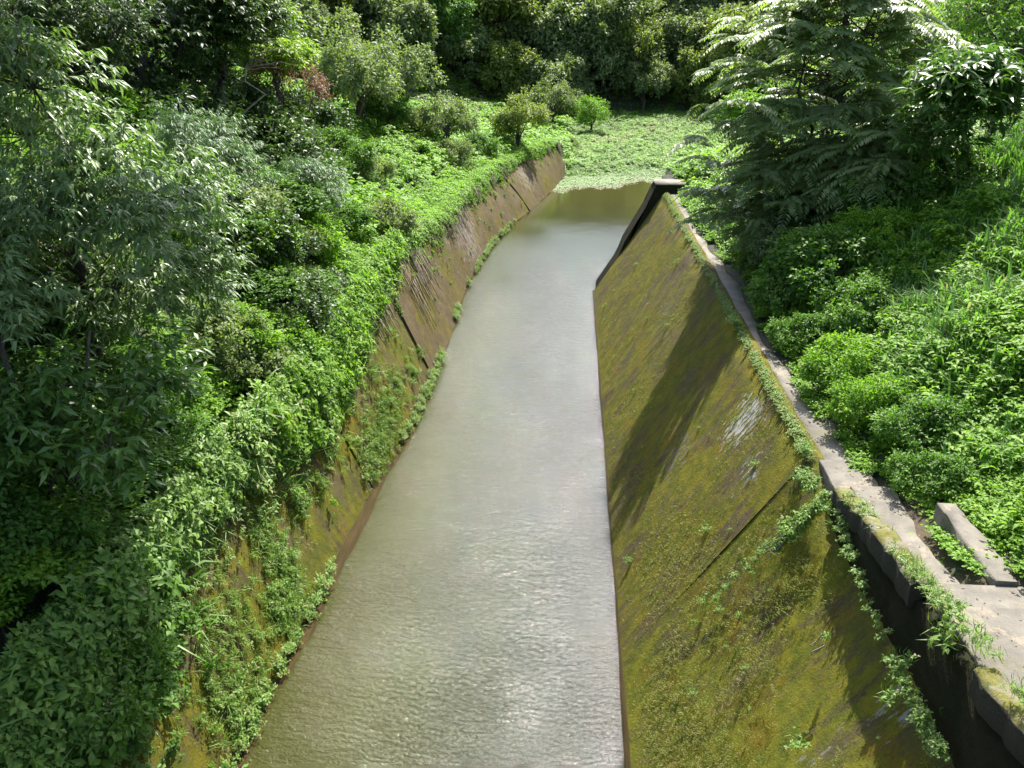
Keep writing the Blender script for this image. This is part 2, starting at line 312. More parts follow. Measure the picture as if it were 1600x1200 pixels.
# ------------------------------------------------------------------ walls
def subdiv_strip(mb, rows, tone=.5):
    """rows: list of polylines with equal counts -> surface"""
    A = np.array(rows, float); r, k = A.shape[:2]; i = np.arange(r*k).reshape(r, k)
    a, b, c, d = i[:-1,:-1].ravel(), i[:-1,1:].ravel(), i[1:,1:].ravel(), i[1:,:-1].ravel()
    mb.add(A.reshape(-1, 3), np.concatenate([np.stack([a,b,c],1), np.stack([a,c,d],1)]), tone)
def section_solid(mb, secs, cap=True, edge=0.0, seed=0):
    """secs: list of closed profiles (k,3) swept along"""
    A = np.array(secs, float); k = A.shape[1]
    rng = np.random.default_rng(seed)
    subdiv_strip(mb, np.concatenate([A, A[:, :1]], 1))
    if cap:
        for S, f in ((A[0], 1), (A[-1], -1)):
            mb.add(S, [(0, i, i+1)[::f] for i in range(1, k-1)])
# right channel wall: batter (1.6,0)->(5.2,5.7); top lip then path ledge
rng = np.random.default_rng(5)
def wob(y, s): return .016*math.sin(y*.7+s)+.012*math.sin(y*2.3+2*s)+.007*math.sin(y*5+s)
def rsec(y, off=0., topz=5.7, topx=5.2):
    n = 10; pts = []
    for i in range(-2, n+1):
        f = i/n; pts.append((1.6+(topx-1.6)*f+off*.83, y, topz*f-off*.5+ .02*math.sin(y*1.3+f*7)))
    zt = topz+wob(y, 1)
    pts[-1] = (topx+off+wob(y, 3), y, zt)
    pts += [(topx+off+.16+wob(y, 4), y, zt+.05+wob(y, 2)*.5), (topx+off+.32+wob(y, 5)*1.5, y, zt), (topx+off+.5, y, topz-.25), (topx+off+.9, y, topz-.4), (topx+off+.9, y, -2)]
    return pts
wr = thing('channel_wall', 'mossy yellow-brown sloping concrete wall on the right side of the channel', 'wall', (3.4, 29.5, 0))
def wpart(name, mb, mat, root, smooth=False):
    o = mb.build(name, mat, root, smooth); o.location = tuple(-np.array(root.location)); return o
# give shaders world-like object coordinates by baking the offset back through the location
mb = MB(); section_solid(mb, [rsec(y) for y in np.linspace(15.1, 44.4, 90)]); o = wpart('sloping_face', mb, M['wall_r'], wr); o['label'] = 'long panel yellow with moss and white lichen'
mb = MB(); section_solid(mb, [rsec(y, .003, 5.7-.62*min(1, max(0, (15.06-y)/1.6)), 5.22+.04*min(1, (15.06-y)/1.6)) for y in np.linspace(-6, 15.098, 60)]); o = wpart('lower_face', mb, M['wall_r2'], wr); o['label'] = 'nearer panel dark olive and grown with grass'
mb = MB()
ys = np.linspace(-6, 44.6, 70)
section_solid(mb, [[(1.2, y, -1.5), (1.58-.06*sst(16,9,y), y, -.2), (1.56-.07*sst(18,9,y)+wob(y,2)*.8, y, .03), (1.8, y, .05), (2.2, y, -.3), (2.2, y, -1.5)] for y in ys]); wpart('footing', mb, M['silt'], wr)
# end pier standing proud beyond the wall end
pr = thing('end_pier', 'thick dark-sided concrete pier standing proud past the far end of the right wall', 'pier', (4, 45.3, 0))
mb = MB()
def psec(y): return [(1.72,y,-1.5),(1.80,y,.2),(2.76,y,1.75),(3.0,y,2.3),(3.22,y,2.95),(4.42,y,5.15),(4.66,y,5.85),(4.78,y,6.05),(6.3,y,6.1),(6.3,y,-1.5)]
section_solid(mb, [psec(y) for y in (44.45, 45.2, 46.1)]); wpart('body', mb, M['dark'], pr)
mb = MB(); P = [(4.72,44.44,6.103),(6.33,44.44,6.103),(6.33,46.15,6.103),(4.72,46.15,6.103)]; hexa(mb, P+[(x,y,z+.05) for x,y,z in P]); wpart('cap', mb, M['path'], pr)

# left channel wall, five panels with stepped joints
wl = thing('channel_wall', 'brown stained concrete wall with stepped joints on the left side of the channel', 'wall', (-6, 40, 0))
def lsec(y, off, dz):
    xb, xt, zt = float(lw(y,1)), float(lw(y,2)), float(lw(y,3))+dz; n = 8; pts = []
    curve = .25*sst(40, 60, y)
    for i in range(-2, n+1):
        f = i/n; pts.append((xb+(xt-xb)*f-off+curve*math.sin(math.pi*max(f,0))*.9, y, zt*f))
    pts[-1] = (pts[-1][0]+wob(y,1), y, zt+wob(y,2))
    pts += [(xt-off-.3+wob(y,6), y, zt+.02+wob(y,3)), (xt-off-.34, y, zt-.12), (xt-off-1.4, y, zt-.14), (xt-off-1.4, y, -2)]
    return pts
for a, b, off, dz in ((-8,15.58,.0,0), (15.6,22.31,.05,-.05), (22.33,31.43,.0,.0), (31.45,40.34,-.08,.12), (40.36,65.99,.02,-.25), (66,86.4,.0,0)):
    mb = MB(); section_solid(mb, [lsec(y, off, dz-(.9*sst(84.3, 86.4, y) if b > 80 else 0)) for y in np.linspace(a, b, max(8, int((b-a)*1.6)))]); wpart('panel', mb, M['wall_l' if a > 30 else 'wall_l2'], wl)
mb = MB(); section_solid(mb, [[(float(lw(y,1))-.6, y, -1.5), (float(lw(y,1))-.6, y, .12), (float(lw(y,1))+.05+wob(y,1)*2, y, .03), (float(lw(y,1))+(.16+.05*math.sin(y*.45)+.04*math.sin(y*1.3)+.03*math.sin(y*3.7))*sst(34,24,y)+.07, y, .008), (float(lw(y,1))+.45, y, -.5), (float(lw(y,1))+.5, y, -1.5)] for y in np.linspace(-8, 84, 130)]); wpart('footing', mb, M['silt'], wl)

# ------------------------------------------------------------------ path and stairs on the right wall
mb = MB(); secs = []
for y in np.linspace(15.0, 44.3, 80):
    xr = 5.62+.42-.14*float(sst(18,24,y))+.16*math.sin(y*.5)+.07*math.sin(y*1.9)+wob(y,3)*2+.3*sst(17.5, 15, y)
    secs.append([(5.46, y, 5.2), (5.44, y, 5.66), (xr, y, 5.665+.01*math.sin(y*3)), (xr+.06, y, 5.5), (xr+.06, y, 5.2)])
section_solid(mb, secs); setp(mb.build('path', M['path']), kind='structure')
st = thing('concrete_stairs', 'pale concrete stair slabs climbing along the top of the right wall', 'stairs', (5.8, 11, 5.5))
def slab(x0, x1, y0, y1, z, t=.3, x1b=None, x0b=None):
    mb = MB(); n = 14; secs = []
    for i in range(n+1):
        f = i/n; y = y0+(y1-y0)*f; a = x0+((x0b or x0)-x0)*f+wob(y*3, 1)*.5; b = x1+((x1b or x1)-x1)*f+wob(y*3, 2)*1.2
        secs.append([(a, y, z-t), (a, y, z-.02), (a+.02, y, z), (b-.03, y, z+.005), (b, y, z-.03), (b, y, z-t)])
    section_solid(mb, secs); wpart('slab', mb, M['path'], st)
slab(5.38, 6.30, 13.72, 14.99, 5.74, x1b=6.2)
slab(5.60, 6.30, 11.75, 13.70, 5.90, x1b=6.42)
slab(5.56, 6.25, 10.12, 11.73, 6.18, x1b=6.0)
slab(5.45, 7.1, 9.42, 10.10, 6.40, x1b=7.0)
slab(5.40, 8.4, 2.0, 9.40, 6.55, .5)
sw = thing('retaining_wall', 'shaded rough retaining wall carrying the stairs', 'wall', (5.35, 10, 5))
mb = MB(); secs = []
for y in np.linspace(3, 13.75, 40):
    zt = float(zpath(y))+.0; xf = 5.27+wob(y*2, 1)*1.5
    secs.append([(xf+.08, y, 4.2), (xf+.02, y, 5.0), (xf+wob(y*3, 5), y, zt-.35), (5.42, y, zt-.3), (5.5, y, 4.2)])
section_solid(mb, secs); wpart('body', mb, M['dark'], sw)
def coping(label, y0, y1, x0, w, z0, z1, g='mossy copings along the stairs'):
    o = thing('coping_block', label, 'coping', ((x0+w/2), (y0+y1)/2, min(z0, z1)-.3), 0, g)
    mb = MB(); n = max(6, int((y1-y0)*7)); secs = []
    for i in range(n+1):
        f = i/n; y = y0+(y1-y0)*f; z = z0+(z1-z0)*f+wob(y*4, 2)*.8; a = x0+wob(y*5, 3)*1.3; b = x0+w+wob(y*4, 1)*1.3
        secs.append([(a+.03, y, z-.45), (a, y, z-.05), (a+.06, y, z), (b-.07, y, z-.01), (b, y, z-.06), (b, y, z-.45)])
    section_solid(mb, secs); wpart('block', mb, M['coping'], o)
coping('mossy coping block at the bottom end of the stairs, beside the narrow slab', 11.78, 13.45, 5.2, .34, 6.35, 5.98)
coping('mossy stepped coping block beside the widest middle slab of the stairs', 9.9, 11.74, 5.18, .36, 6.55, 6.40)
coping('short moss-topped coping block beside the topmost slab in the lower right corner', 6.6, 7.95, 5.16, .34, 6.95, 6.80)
kb = thing('drain_kerb', 'narrow bare concrete kerb in the grass right of the stairs', 'kerb', (6.85, 11, 6.2))
mb = MB(); section_solid(mb, [[(6.50+wob(y*3,1), y, 5.6), (6.50+wob(y*3,1), y, 6.45), (6.53+wob(y*5,1), y, 6.48), (6.83+wob(y*4,2)*1.5, y, 6.475), (6.86+wob(y*4,2)*1.5, y, 6.43), (6.86, y, 5.6)] for y in np.linspace(10.12, 12.25, 16)]); wpart('body', mb, M['path'], kb)
# ================================================================== vegetation
CP = np.array([0, 0, 14.]); Mw = np.array(cam.rotation_euler.to_matrix()); RT, UP, FW = Mw[:,0], Mw[:,1], -Mw[:,2]
def project(P):
    q = np.asarray(P, float)-CP; z = np.maximum(q@FW, 1e-3); return 800+1250*(q@RT)/z, 600-1250*(q@UP)/z, q@FW
def seen(P, m=280):
    x, y, z = project(P); return (z > .5) & (x > -m) & (x < 1600+m) & (y > -m) & (y < 1200+m)
def dirp(px, py):
    d = FW+RT*(px-800)/1250-UP*(py-600)/1250; return d/np.linalg.norm(d)
def hit(px, py, h=0.):
    """where the line of sight meets the ground raised by h"""
    d = dirp(px, py); t = np.linspace(4, 420, 8000); P = CP+t[:, None]*d; k = np.argmax(P[:,2] < gz(P[:,0], P[:,1])+h); return P[k]
def atY(px, py, Y):
    d = dirp(px, py); return CP+d*(Y/d[1])
def hitR(px, py):
    n = np.array([-5.7, 0, 3.6]); n /= np.linalg.norm(n); d = dirp(px, py); return CP+d*(((np.array([1.6,0,0])-CP)@n)/(d@n))
def hitL(px, py):
    d = dirp(px, py); t = np.linspace(8, 110, 6000); P = CP+t[:, None]*d
    xb, xt, zt = lw(P[:,1],1), lw(P[:,1],2), lw(P[:,1],3); s = xb+(xt-xb)*P[:,2]/zt
    return P[np.argmax(P[:,0] < s)]
def vn(x, y, s=0):   # cheap smooth noise in 0..1
    return .5+.25*(np.sin(x*1.3+s)*np.cos(y*1.1-s*.7)+np.sin(x*.47-y*.61+s*2.1)+.6*np.sin(x*2.9+y*2.3+s)*np.sin(y*3.1-x*1.9))/1.1
rng = np.random.default_rng(11)

# ---- small plant templates
def t_leafy(seed, h=.5, r=.35, nst=7, nl=10, L=.11, W=.055, droop=.35, shape='full', up=.5):
    g = np.random.default_rng(seed); mb = MB()
    for s in range(nst):
        a = g.uniform(0, 6.28); rr = r*g.uniform(.2, 1); hh = h*g.uniform(.6, 1.1)
        t = g.uniform(.25, 1, nl); t[-2:] = 1
        P = np.stack([math.cos(a)*rr*t**1.4, math.sin(a)*rr*t**1.4, hh*t-.12*h*t*t], 1)
        b = g.uniform(0, 6.28, nl); D = np.stack([np.cos(b), np.sin(b), g.uniform(-.1, up, nl)], 1)
        leaves(mb, P, D, L*g.uniform(.7, 1.2, nl), W*g.uniform(.8, 1.2, nl), np.clip(g.normal(.45, .2, nl)+.2*(t-.6), 0, .93), droop=droop, shape=shape, rng=g)
    return mb.arr()
def t_grass(seed, h=.7, n=14, w=.022, spread=.12, bend=(.4, 1.1), dead=.04):
    g = np.random.default_rng(seed); mb = MB(); a = g.uniform(0, 6.28, n)
    P = np.stack([g.normal(0, spread, n), g.normal(0, spread, n), np.zeros(n)-.05], 1); D = np.stack([np.cos(a), np.sin(a), a*0], 1)
    T = np.clip(g.normal(.5, .22, n), 0, .93); T[g.random(n) < dead] = 1
    blades(mb, P, D, h*g.uniform(.6, 1.15, n), w*g.uniform(.7, 1.3, n), g.uniform(*bend, n), T); return mb.arr()
WEED = [t_leafy(i, h=.34, r=.3, nst=6, nl=9) for i in range(5)]
WEEDS = [t_leafy(20+i, h=.22, r=.34, nst=7, nl=8, L=.10, W=.07, droop=.15) for i in range(4)]
FARW = [t_leafy(40+i, h=.6, r=.5, nst=6, nl=7, L=.30, W=.13, shape='simple') for i in range(4)]
GRASS = [t_grass(60+i, h=.62, n=17, w=.034, spread=.16, bend=(.35, .95)) for i in range(5)]
SGRASS = [t_grass(80+i, h=.32, n=12, w=.014, spread=.07) for i in range(4)]
MOSSG = [t_grass(90+i, h=.075, n=10, w=.010, spread=.06, bend=(.3, .9), dead=.15) for i in range(4)]
def scatter(mb, T, P, s, tone, nv=None):
    k = rng.integers(0, len(T), len(P))
    for i in range(len(T)):
        m = k == i
        if m.any(): stamp(mb, T[i], P[m], rng.uniform(0, 6.28, m.sum()), s[m], tone[m], None if nv is None else nv[m])
def area(x0, x1, y0, y1, dens, D0=24, p=1.6, cond=None):
    n = int((x1-x0)*(y1-y0)*dens); x = rng.uniform(x0, x1, n); y = rng.uniform(y0, y1, n)
    D = np.sqrt(x*x+y*y+36); k = rng.random(n) < np.minimum(1, (D0/D)**p); 
    if cond is not None: k &= cond(x, y)
    x, y, D = x[k], y[k], D[k]; P = np.stack([x, y, gz(x, y)-.03], 1); v = seen(P); return P[v], D[v]
def stuff(name, mb, mat): return setp(mb.build(name, mat), kind='stuff')
def left_of(x, y): return x < lw(y, 2)-.45

# ---- ground cover on the left bank
mb = MB()
P, D = area(-34, -6.5, 3, 44, 20, 20, 1.2, left_of)
s = np.clip(np.exp(rng.normal(0, .38, len(P))), .45, 2.3)*np.maximum(1, D/26); tn = (vn(P[:,0]*.8, P[:,1]*.8, 1)-.5)*.5
k = D < 45
scatter(mb, WEED, P[k], s[k], tn[k]); stuff('ground_cover', mb, M['cover'])
mb = MB(); P, D = area(-70, 0, 34, 132, 5, 60, 1.0, lambda x, y: (x < np.where(y < 86, lw(y, 2)-.5, 2)))
s = rng.uniform(.6, 1.3, len(P))*np.clip(D/60, .8, 1.6); tn = (vn(P[:,0]*.5, P[:,1]*.5, 4)-.5)*.8
scatter(mb, FARW, P, s, tn); stuff('ground_cover', mb, M['fresh'])
mb = MB(); P, D = area(-24, -6.5, 3, 60, 3, 24, 1.2, lambda x, y: left_of(x, y) & (vn(x*.5, y*.5, 7) > .52))
scatter(mb, GRASS, P, rng.uniform(.7, 1.3, len(P)), rng.normal(0, .1, len(P))); stuff('grass', mb, M['grass'])

# ---- creepers and grass draped over the top of the left wall
def drape(y0, y1, n, depth, T, mat, s0, name, edge):
    mb = MB(); y = rng.uniform(y0, y1, n); dep = rng.exponential(depth, n)*(.35+1.5*vn(y*1.1, y*.3, 3)*vn(y*.35+3, y*.2, 9)*1.6)
    ok = dep < lw(y, 3)*.9; y, dep = y[ok], dep[ok]; zt = lw(y, 3); f = (zt-dep)/zt
    x = lw(y, 1)+(lw(y, 2)-lw(y, 1))*f+edge*np.exp(-dep/.8)
    P = np.stack([x+.04, y, zt-dep+.05*rng.random(len(y))], 1); v = seen(P); P, dep = P[v], dep[v]
    nv = np.stack([np.full(len(P), 1.), rng.normal(0, .2, len(P)), .5+.0*dep+1.2*np.exp(-dep/.5)], 1)
    scatter(mb, T, P, s0*rng.uniform(.6, 1.2, len(P))*np.maximum(.75, np.exp(-dep/2.5)), (vn(P[:,1]*2, P[:,2]*2, 2)-.5)*.5, nv); stuff(name, mb, mat)
ZE = np.array([(3,1.5),(7,2.3),(9,2.9),(11,3.5),(13,3.9),(18,3.9),(19.5,3.4),(21,3.0),(24,3.1),(26,4.0),(28,4.5),(32,4.7),(36,4.9)])
def mass(y0, y1, n, T, mat, sc, name, fr=.45, thick=.4):
    mb = MB(); y = rng.uniform(y0, y1, n); zt = lw(y, 3); ze = np.interp(y, ZE[:,0], ZE[:,1])+(vn(y*1.8, y*.4, 3)-.5)*1.1
    z = ze+rng.random(n)*np.maximum(zt-ze+.5, .1)-rng.exponential(fr, n)*(rng.random(n) < .4); ok = z > .2; y, z, zt = y[ok], z[ok], zt[ok]; f = z/zt
    th = thick*(.3+vn(y*1.3, z*1.6, 6))*rng.random(len(y))*np.clip((z-np.interp(y, ZE[:,0], ZE[:,1])+.6), .1, 1.2)
    P = np.stack([lw(y, 1)+(lw(y, 2)-lw(y, 1))*f+th+.03, y, z+th*.5], 1); v_ = seen(P); P = P[v_]
    nv = np.stack([np.full(len(P), 1.), rng.normal(0, .3, len(P)), rng.uniform(.5, 1.6, len(P))], 1)
    scatter(mb, T, P, sc*np.clip(np.exp(rng.normal(-.25, .42, len(P))), .35, 2.1), (vn(P[:,1]*1.7, P[:,2]*1.7, 2)-.5)*.6, nv); stuff(name, mb, mat)
mass(3, 12.5, 5000, WEED, M['bush'], 1.0, 'creepers', .45, .45)
mass(11, 22, 2600, WEED, M['tuft'], .85, 'creepers', .3)
mass(18, 34, 4200, WEED, M['cover'], 1.0, 'creepers', .25, .35)
mass(3, 30, 1500, SGRASS, M['grass'], 1.6, 'grass', .4)
drape(33, 84, 1900, .3, WEEDS, M['cover'], 1.2, 'creepers', .1)
drape(33, 70, 260, .75, WEED, M['tuft'], 1.1, 'creepers', .15)
mb = MB(); n = 9000; y = 3+rng.random(n)**1.2*82; P = np.stack([lw(y, 2)-rng.uniform(-.12, 1.5, n), y, lw(y, 3)-.05+.5*(vn(y*1.5, y*.3, 5)-.4)*rng.random(n)], 1); P[:,2] = np.maximum(P[:,2]-.1, np.where(P[:,0] < lw(y, 2)-.8, gz(P[:,0], P[:,1]), 0))
k = ((y > 39.9) & (y < 41) | (rng.random(n) < .93)) & ~((np.abs(y-40) < .7) & (P[:,0] > lw(y, 2)-.5)); P, y = P[k], y[k]
scatter(mb, WEED, P, rng.uniform(.7, 1.2, len(P))*np.clip(y/34, .85, 1.5), (vn(P[:,0], P[:,1], 3)-.5)*.5); stuff('ground_cover', mb, M['cover'])

# low plants spread over the left wall face in patches
def lwpts(y, z, off=.02):
    zt = lw(y, 3); return np.stack([lw(y,1)+(lw(y,2)-lw(y,1))*z/zt+off+.25*sst(40,60,y)*np.sin(math.pi*z/zt)*.9, y, z], 1)
mb = MB()
for px, py, r, n in ((605,640,1.2,170),(590,690,1.0,160),(575,725,.8,90),(620,600,.8,70),(640,575,.6,40),(440,880,.7,120),(445,930,.8,160),(430,960,.6,70),(465,785,.45,45),(380,1040,1.1,70),(350,1100,1.1,110),(400,1120,.8,60),(330,1000,1,60),(360,950,.9,40),(410,840,.7,70),(500,760,.5,18),(520,700,.7,35),(330,900,1,50),(545,600,1,40),(560,540,1,40),(620,480,.5,22),(655,550,.35,20),(610,520,.8,30)):
    c = hitL(px, py); y = rng.normal(c[1], r*.55, n); z = np.clip(rng.normal(c[2], r*.45, n), .1, 4.6)
    P = lwpts(y, z); nv = np.tile([1, 0, .6], (n, 1))+rng.normal(0, .25, (n, 3))
    k = rng.random(n) < .6
    scatter(mb, SGRASS, P[k], rng.uniform(.4, 1.1, k.sum()), rng.normal(0, .12, k.sum()), nv[k]); scatter(mb, WEED, P[~k], rng.uniform(.3, .7, (~k).sum()), rng.normal(.05, .12, (~k).sum()), nv[~k])
y = rng.uniform(5, 45, 2600); z = rng.uniform(.15, 4.6, 2600); k = (vn(y*1.5, z*2, 5) > .5) & (rng.random(2600) < np.clip(1.5-y/26, .16, 1)); y, z = y[k], z[k]; P = lwpts(y, z)
scatter(mb, MOSSG, P, rng.uniform(.5, 1.4, len(P)), rng.normal(.2, .15, len(P)), np.tile([1, 0, .6], (len(P), 1)))
y = np.concatenate([rng.uniform(9, 34, 500), rng.uniform(38, 66, 620)]); z = np.abs(rng.normal(.12, .1, len(y)))+.08; k = vn(y*.9, y*.2, 8) > .45; P = lwpts(y[k], z[k], .08)
scatter(mb, WEED, P, rng.uniform(.35, .8, len(P)), rng.normal(.1, .12, len(P)), np.tile([1, 0, 1.], (len(P), 1)))
stuff('wall_weeds', mb, M['tuft'])

# ---- moss and fine grass on the right wall
def rwp(y, f, off=.015):
    near = y < 15.06; return np.stack([1.6+3.6*f+np.where(near, .05, 0)-off*.8, y, 5.7*f*np.where(near & (f > .8), 1-.08*(f-.8)/.2, 1)+off*.6], 1)
mb = MB(); n = 46000; y = 6+rng.random(n)**1.3*38; f = rng.uniform(.02, .97, n)
dens = np.clip((vn(y*.9, f*5, 2)-.45)*2.2, 0, 1)*np.clip(1.25-(y-12)/26, .10, 1)*.55
c1 = np.exp(-(((y-16.6-3*(.45-f))/2.2)**2+((f-.36)/.17)**2)); c2 = np.exp(-(((y-11.5)/2.6)**2+((f-.15)/.15)**2)); dens = np.clip(dens+c1*1.3+c2*1.3, 0, 1)
k = rng.random(n) < dens; y, f = y[k], f[k]; P = rwp(y, f); v = seen(P, 40); P, y = P[v], y[v]
scatter(mb, MOSSG, P, rng.uniform(.5, 1.25, len(P))*np.clip(.7+.2*vn(P[:,1], P[:,0], 1), 0, 1), rng.normal(.15, .2, len(P)), np.tile([-.75, 0, 1.], (len(P), 1))+rng.normal(0, .2, (len(P), 3)))
# along the top edge
y = rng.uniform(15, 44.3, 4200); P = np.stack([5.22+rng.random(len(y))*.2+.06*np.sin(y*2), y, 5.7+.04*rng.random(len(y))], 1)
k = vn(y*1.4, y*.3, 6) > .36; P = P[k]; scatter(mb, MOSSG, P, rng.uniform(.4, .95, len(P)), rng.normal(.25, .15, len(P)), np.tile([-.3, 0, 1.], (len(P), 1))); stuff('moss_grass', mb, M['mossg'])
mb = MB(); y = np.concatenate([rng.uniform(15, 26, 500), rng.uniform(26, 44, 420)]); P = np.stack([5.18+rng.random(len(y))*.14, y, 5.66+.05*rng.random(len(y))], 1)
scatter(mb, WEEDS, P, rng.uniform(.22, .5, len(P)), rng.normal(.2, .12, len(P)), np.tile([-.5, 0, 1.], (len(P), 1)))
# joint between the two panels and the foot of the stairs wall
for (a, b, n, s) in (((1290,790),(1215,860),120,.9),((1215,850),(1100,950),80,.5),((1300,800),(1390,1020),150,.55),((1390,1020),(1480,1200),120,.6),((1255,745),(1295,800),110,.8)):
    for i in range(n):
        t_ = rng.random()
        if vn(t_*14+n, t_*5, 3) < .5 and rng.random() < .8: continue
        q = hitR(a[0]+(b[0]-a[0])*t_+rng.normal(0, 5), a[1]+(b[1]-a[1])*t_+rng.normal(0, 5)); scatter(mb, SGRASS if rng.random() < .5 else WEED, q[None]+[[0,0,.02]], np.array([s*rng.uniform(.3, .9)]), np.array([rng.normal(0, .15)]), np.array([[-.6, 0, 1.]]))
# tops of the copings and the outer edge of the stairs
for y0, y1, n in ((6.6, 8, 45), (8, 9.9, 80), (9.9, 13.5, 130)):
    y = rng.uniform(y0, y1, n); P = np.stack([5.22+.3*rng.random(n), y, zpath(y)+rng.uniform(-.02, .06, n)], 1); P = P[(vn(y*2.2, y*.7, 4) > .5) | (rng.random(n) < .12)]; n = len(P)
    k = rng.random(n) < .6; scatter(mb, SGRASS, P[k], rng.uniform(.25, .8, k.sum()), rng.normal(.1, .15, k.sum()), np.tile([-.4, 0, 1.], (k.sum(), 1))); scatter(mb, WEEDS, P[~k], rng.uniform(.2, .5, (~k).sum()), rng.normal(0, .12, (~k).sum()))
stuff('wall_weeds', mb, M['tuft'])

mb = MB(); n = 260; x = np.concatenate([rng.uniform(5.5, 6.7, 130), rng.uniform(5.5, 6.1, 130)]); y = np.concatenate([rng.uniform(7.5, 15, 130), rng.uniform(15, 30, 130)])
z = np.where(y > 15, 5.68, np.where(y > 13.7, 5.76, np.where(y > 11.74, 5.92, np.where(y > 10.11, 6.2, np.where(y > 9.41, 6.42, 6.57))))); k = (y > 15) | (x < 6.15) | (y < 10.1); a = rng.uniform(0, 6.28, n)
leaves(mb, np.stack([x, y, z], 1)[k], np.stack([np.cos(a), np.sin(a), .1+0*a], 1)[k], rng.uniform(.03, .075, k.sum()), .022, rng.uniform(0, .9, k.sum()), fold=.2, droop=.05, rng=rng); stuff('leaf_litter', mb, M['red'])
# ---- right bank: leafy edge beside the path, then tall grass
def rb(x, y): 
    e = np.where(y > 15, 6.42-.22*sst(18,25,y)+.08*np.sin(y*.9), np.where(y > 10.1, np.where((x > 6.5) & (x < 6.86), 99, 6.42), 7.35)); return x > e
mb = MB(); P, D = area(5.9, 12, 4, 50, 34, 17, 1.2, lambda x, y: rb(x, y) & ((x < 8.3+.8*np.sin(y*.7)) | (y > 22)))
s = np.clip(np.exp(rng.normal(-.05, .33, len(P))), .45, 2.0)*np.maximum(1, D/24)*np.clip((P[:,0]-6.3)*1.2+.5, .5, 1)
s = np.where((P[:,1] < 12.6) & (P[:,0] < 6.9), .42*s, s); s = np.where(P[:,1] > 15, s, s*.75)
scatter(mb, WEED, P, s, (vn(P[:,0], P[:,1], 3)-.5)*.4); stuff('ground_cover', mb, M['cover'])
mb = MB(); P, D = area(6.9, 36, 5, 44, 40, 17, 1.25, lambda x, y: rb(x, y) & (x > 7.7+.8*np.sin(y*.7)) & ((y > 12.6) | (x > 8.2)))
cl = vn(P[:,0]*1.6, P[:,1]*1.6, 12)*.7+vn(P[:,0]*.6, P[:,1]*.6, 3)*.6; scatter(mb, GRASS, P, rng.uniform(.6, 1.15, len(P))*np.clip(D/24, 1, 1.5)*(.45+.85*cl), (vn(P[:,0]*.7, P[:,1]*.7, 8)-.5)*.6+(cl-.6)*.4); stuff('tall_grass', mb, M['grass'])
k = (vn(P[:,0]*.9, P[:,1]*.9, 21) > .5) & (rng.random(len(P)) < .7); mb = MB(); Q = P[k]+[0,0,.12]; scatter(mb, WEED, Q, rng.uniform(.9, 1.5, len(Q)), rng.normal(-.05, .15, len(Q))); stuff('ground_cover', mb, M['cover'])
mb = MB(); P, D = area(7, 60, 32, 110, 3.2, 45, 1.1, lambda x, y: x > np.where(y < 47, 6.3, 6.6+.12*(y-47)))
scatter(mb, FARW, P, rng.uniform(.6, 1.2, len(P))*np.clip(D/60, .75, 1.4), (vn(P[:,0]*.5, P[:,1]*.5, 1)-.5)*.7); stuff('ground_cover', mb, M['fresh'])
mb = MB(); y = rng.uniform(46.3, 76, 900); P = np.stack([rng.uniform(6.2, 9, 900), y, 0*y], 1); P[:,2] = gz(P[:,0], P[:,1])
scatter(mb, FARW, P, rng.uniform(.5, .9, 900), rng.normal(.1, .12, 900)); stuff('ground_cover', mb, M['meadow'])
mb = MB(); n = 3600; x = rng.uniform(6.1, 10.5, n); y = rng.uniform(7.5, 15, n); x = np.where((y > 12) & (x < 6.5), 8, x); k = ~((x > 6.47) & (x < 6.9) & (y > 10.05) & (y < 12.3)) & ((x > 8.35) | (y > 10.15)); x, y = x[k], y[k]
P = np.stack([x, y, gz(x, y)-.02], 1); scatter(mb, WEEDS, P, rng.uniform(.35, .75, len(P)), rng.normal(.05, .15, len(P))); stuff('ground_cover', mb, M['cover'])
mb = MB(); n = 900; y = rng.uniform(14.5, 44, n); P = np.stack([6.0+rng.exponential(.28, n)+.12*np.sin(y*1.3), y, np.full(n, 5.66)], 1); k = (vn(y*1.2, y*.4, 7) > .47) & (P[:,0] > 5.95+.1*np.sin(y)); P = P[k]; P[:,2] = np.maximum(P[:,2], gz(P[:,0], P[:,1])-.03)
scatter(mb, WEEDS, P, rng.uniform(.4, .9, len(P))*np.clip(P[:,1]/26, 1, 1.4), rng.normal(.05, .15, len(P))); P, D = area(6.6, 12, 15, 36, 5, 20, 1.1, lambda x, y: vn(x*1.3, y*1.1, 9) > .42)
scatter(mb, WEED, P+[0, 0, .2], rng.uniform(1.0, 1.6, len(P)), rng.normal(.0, .16, len(P))); stuff('ground_cover', mb, M['cover'])
mb = MB(); P, D = area(-50, 65, 95, 215, 1.1, 150, 1.0, lambda x, y: gz(x, y) > 2.6); scatter(mb, FARW, P, rng.uniform(1.2, 2.4, len(P)), rng.normal(-.1, .15, len(P))); stuff('undergrowth', mb, M['forest'])
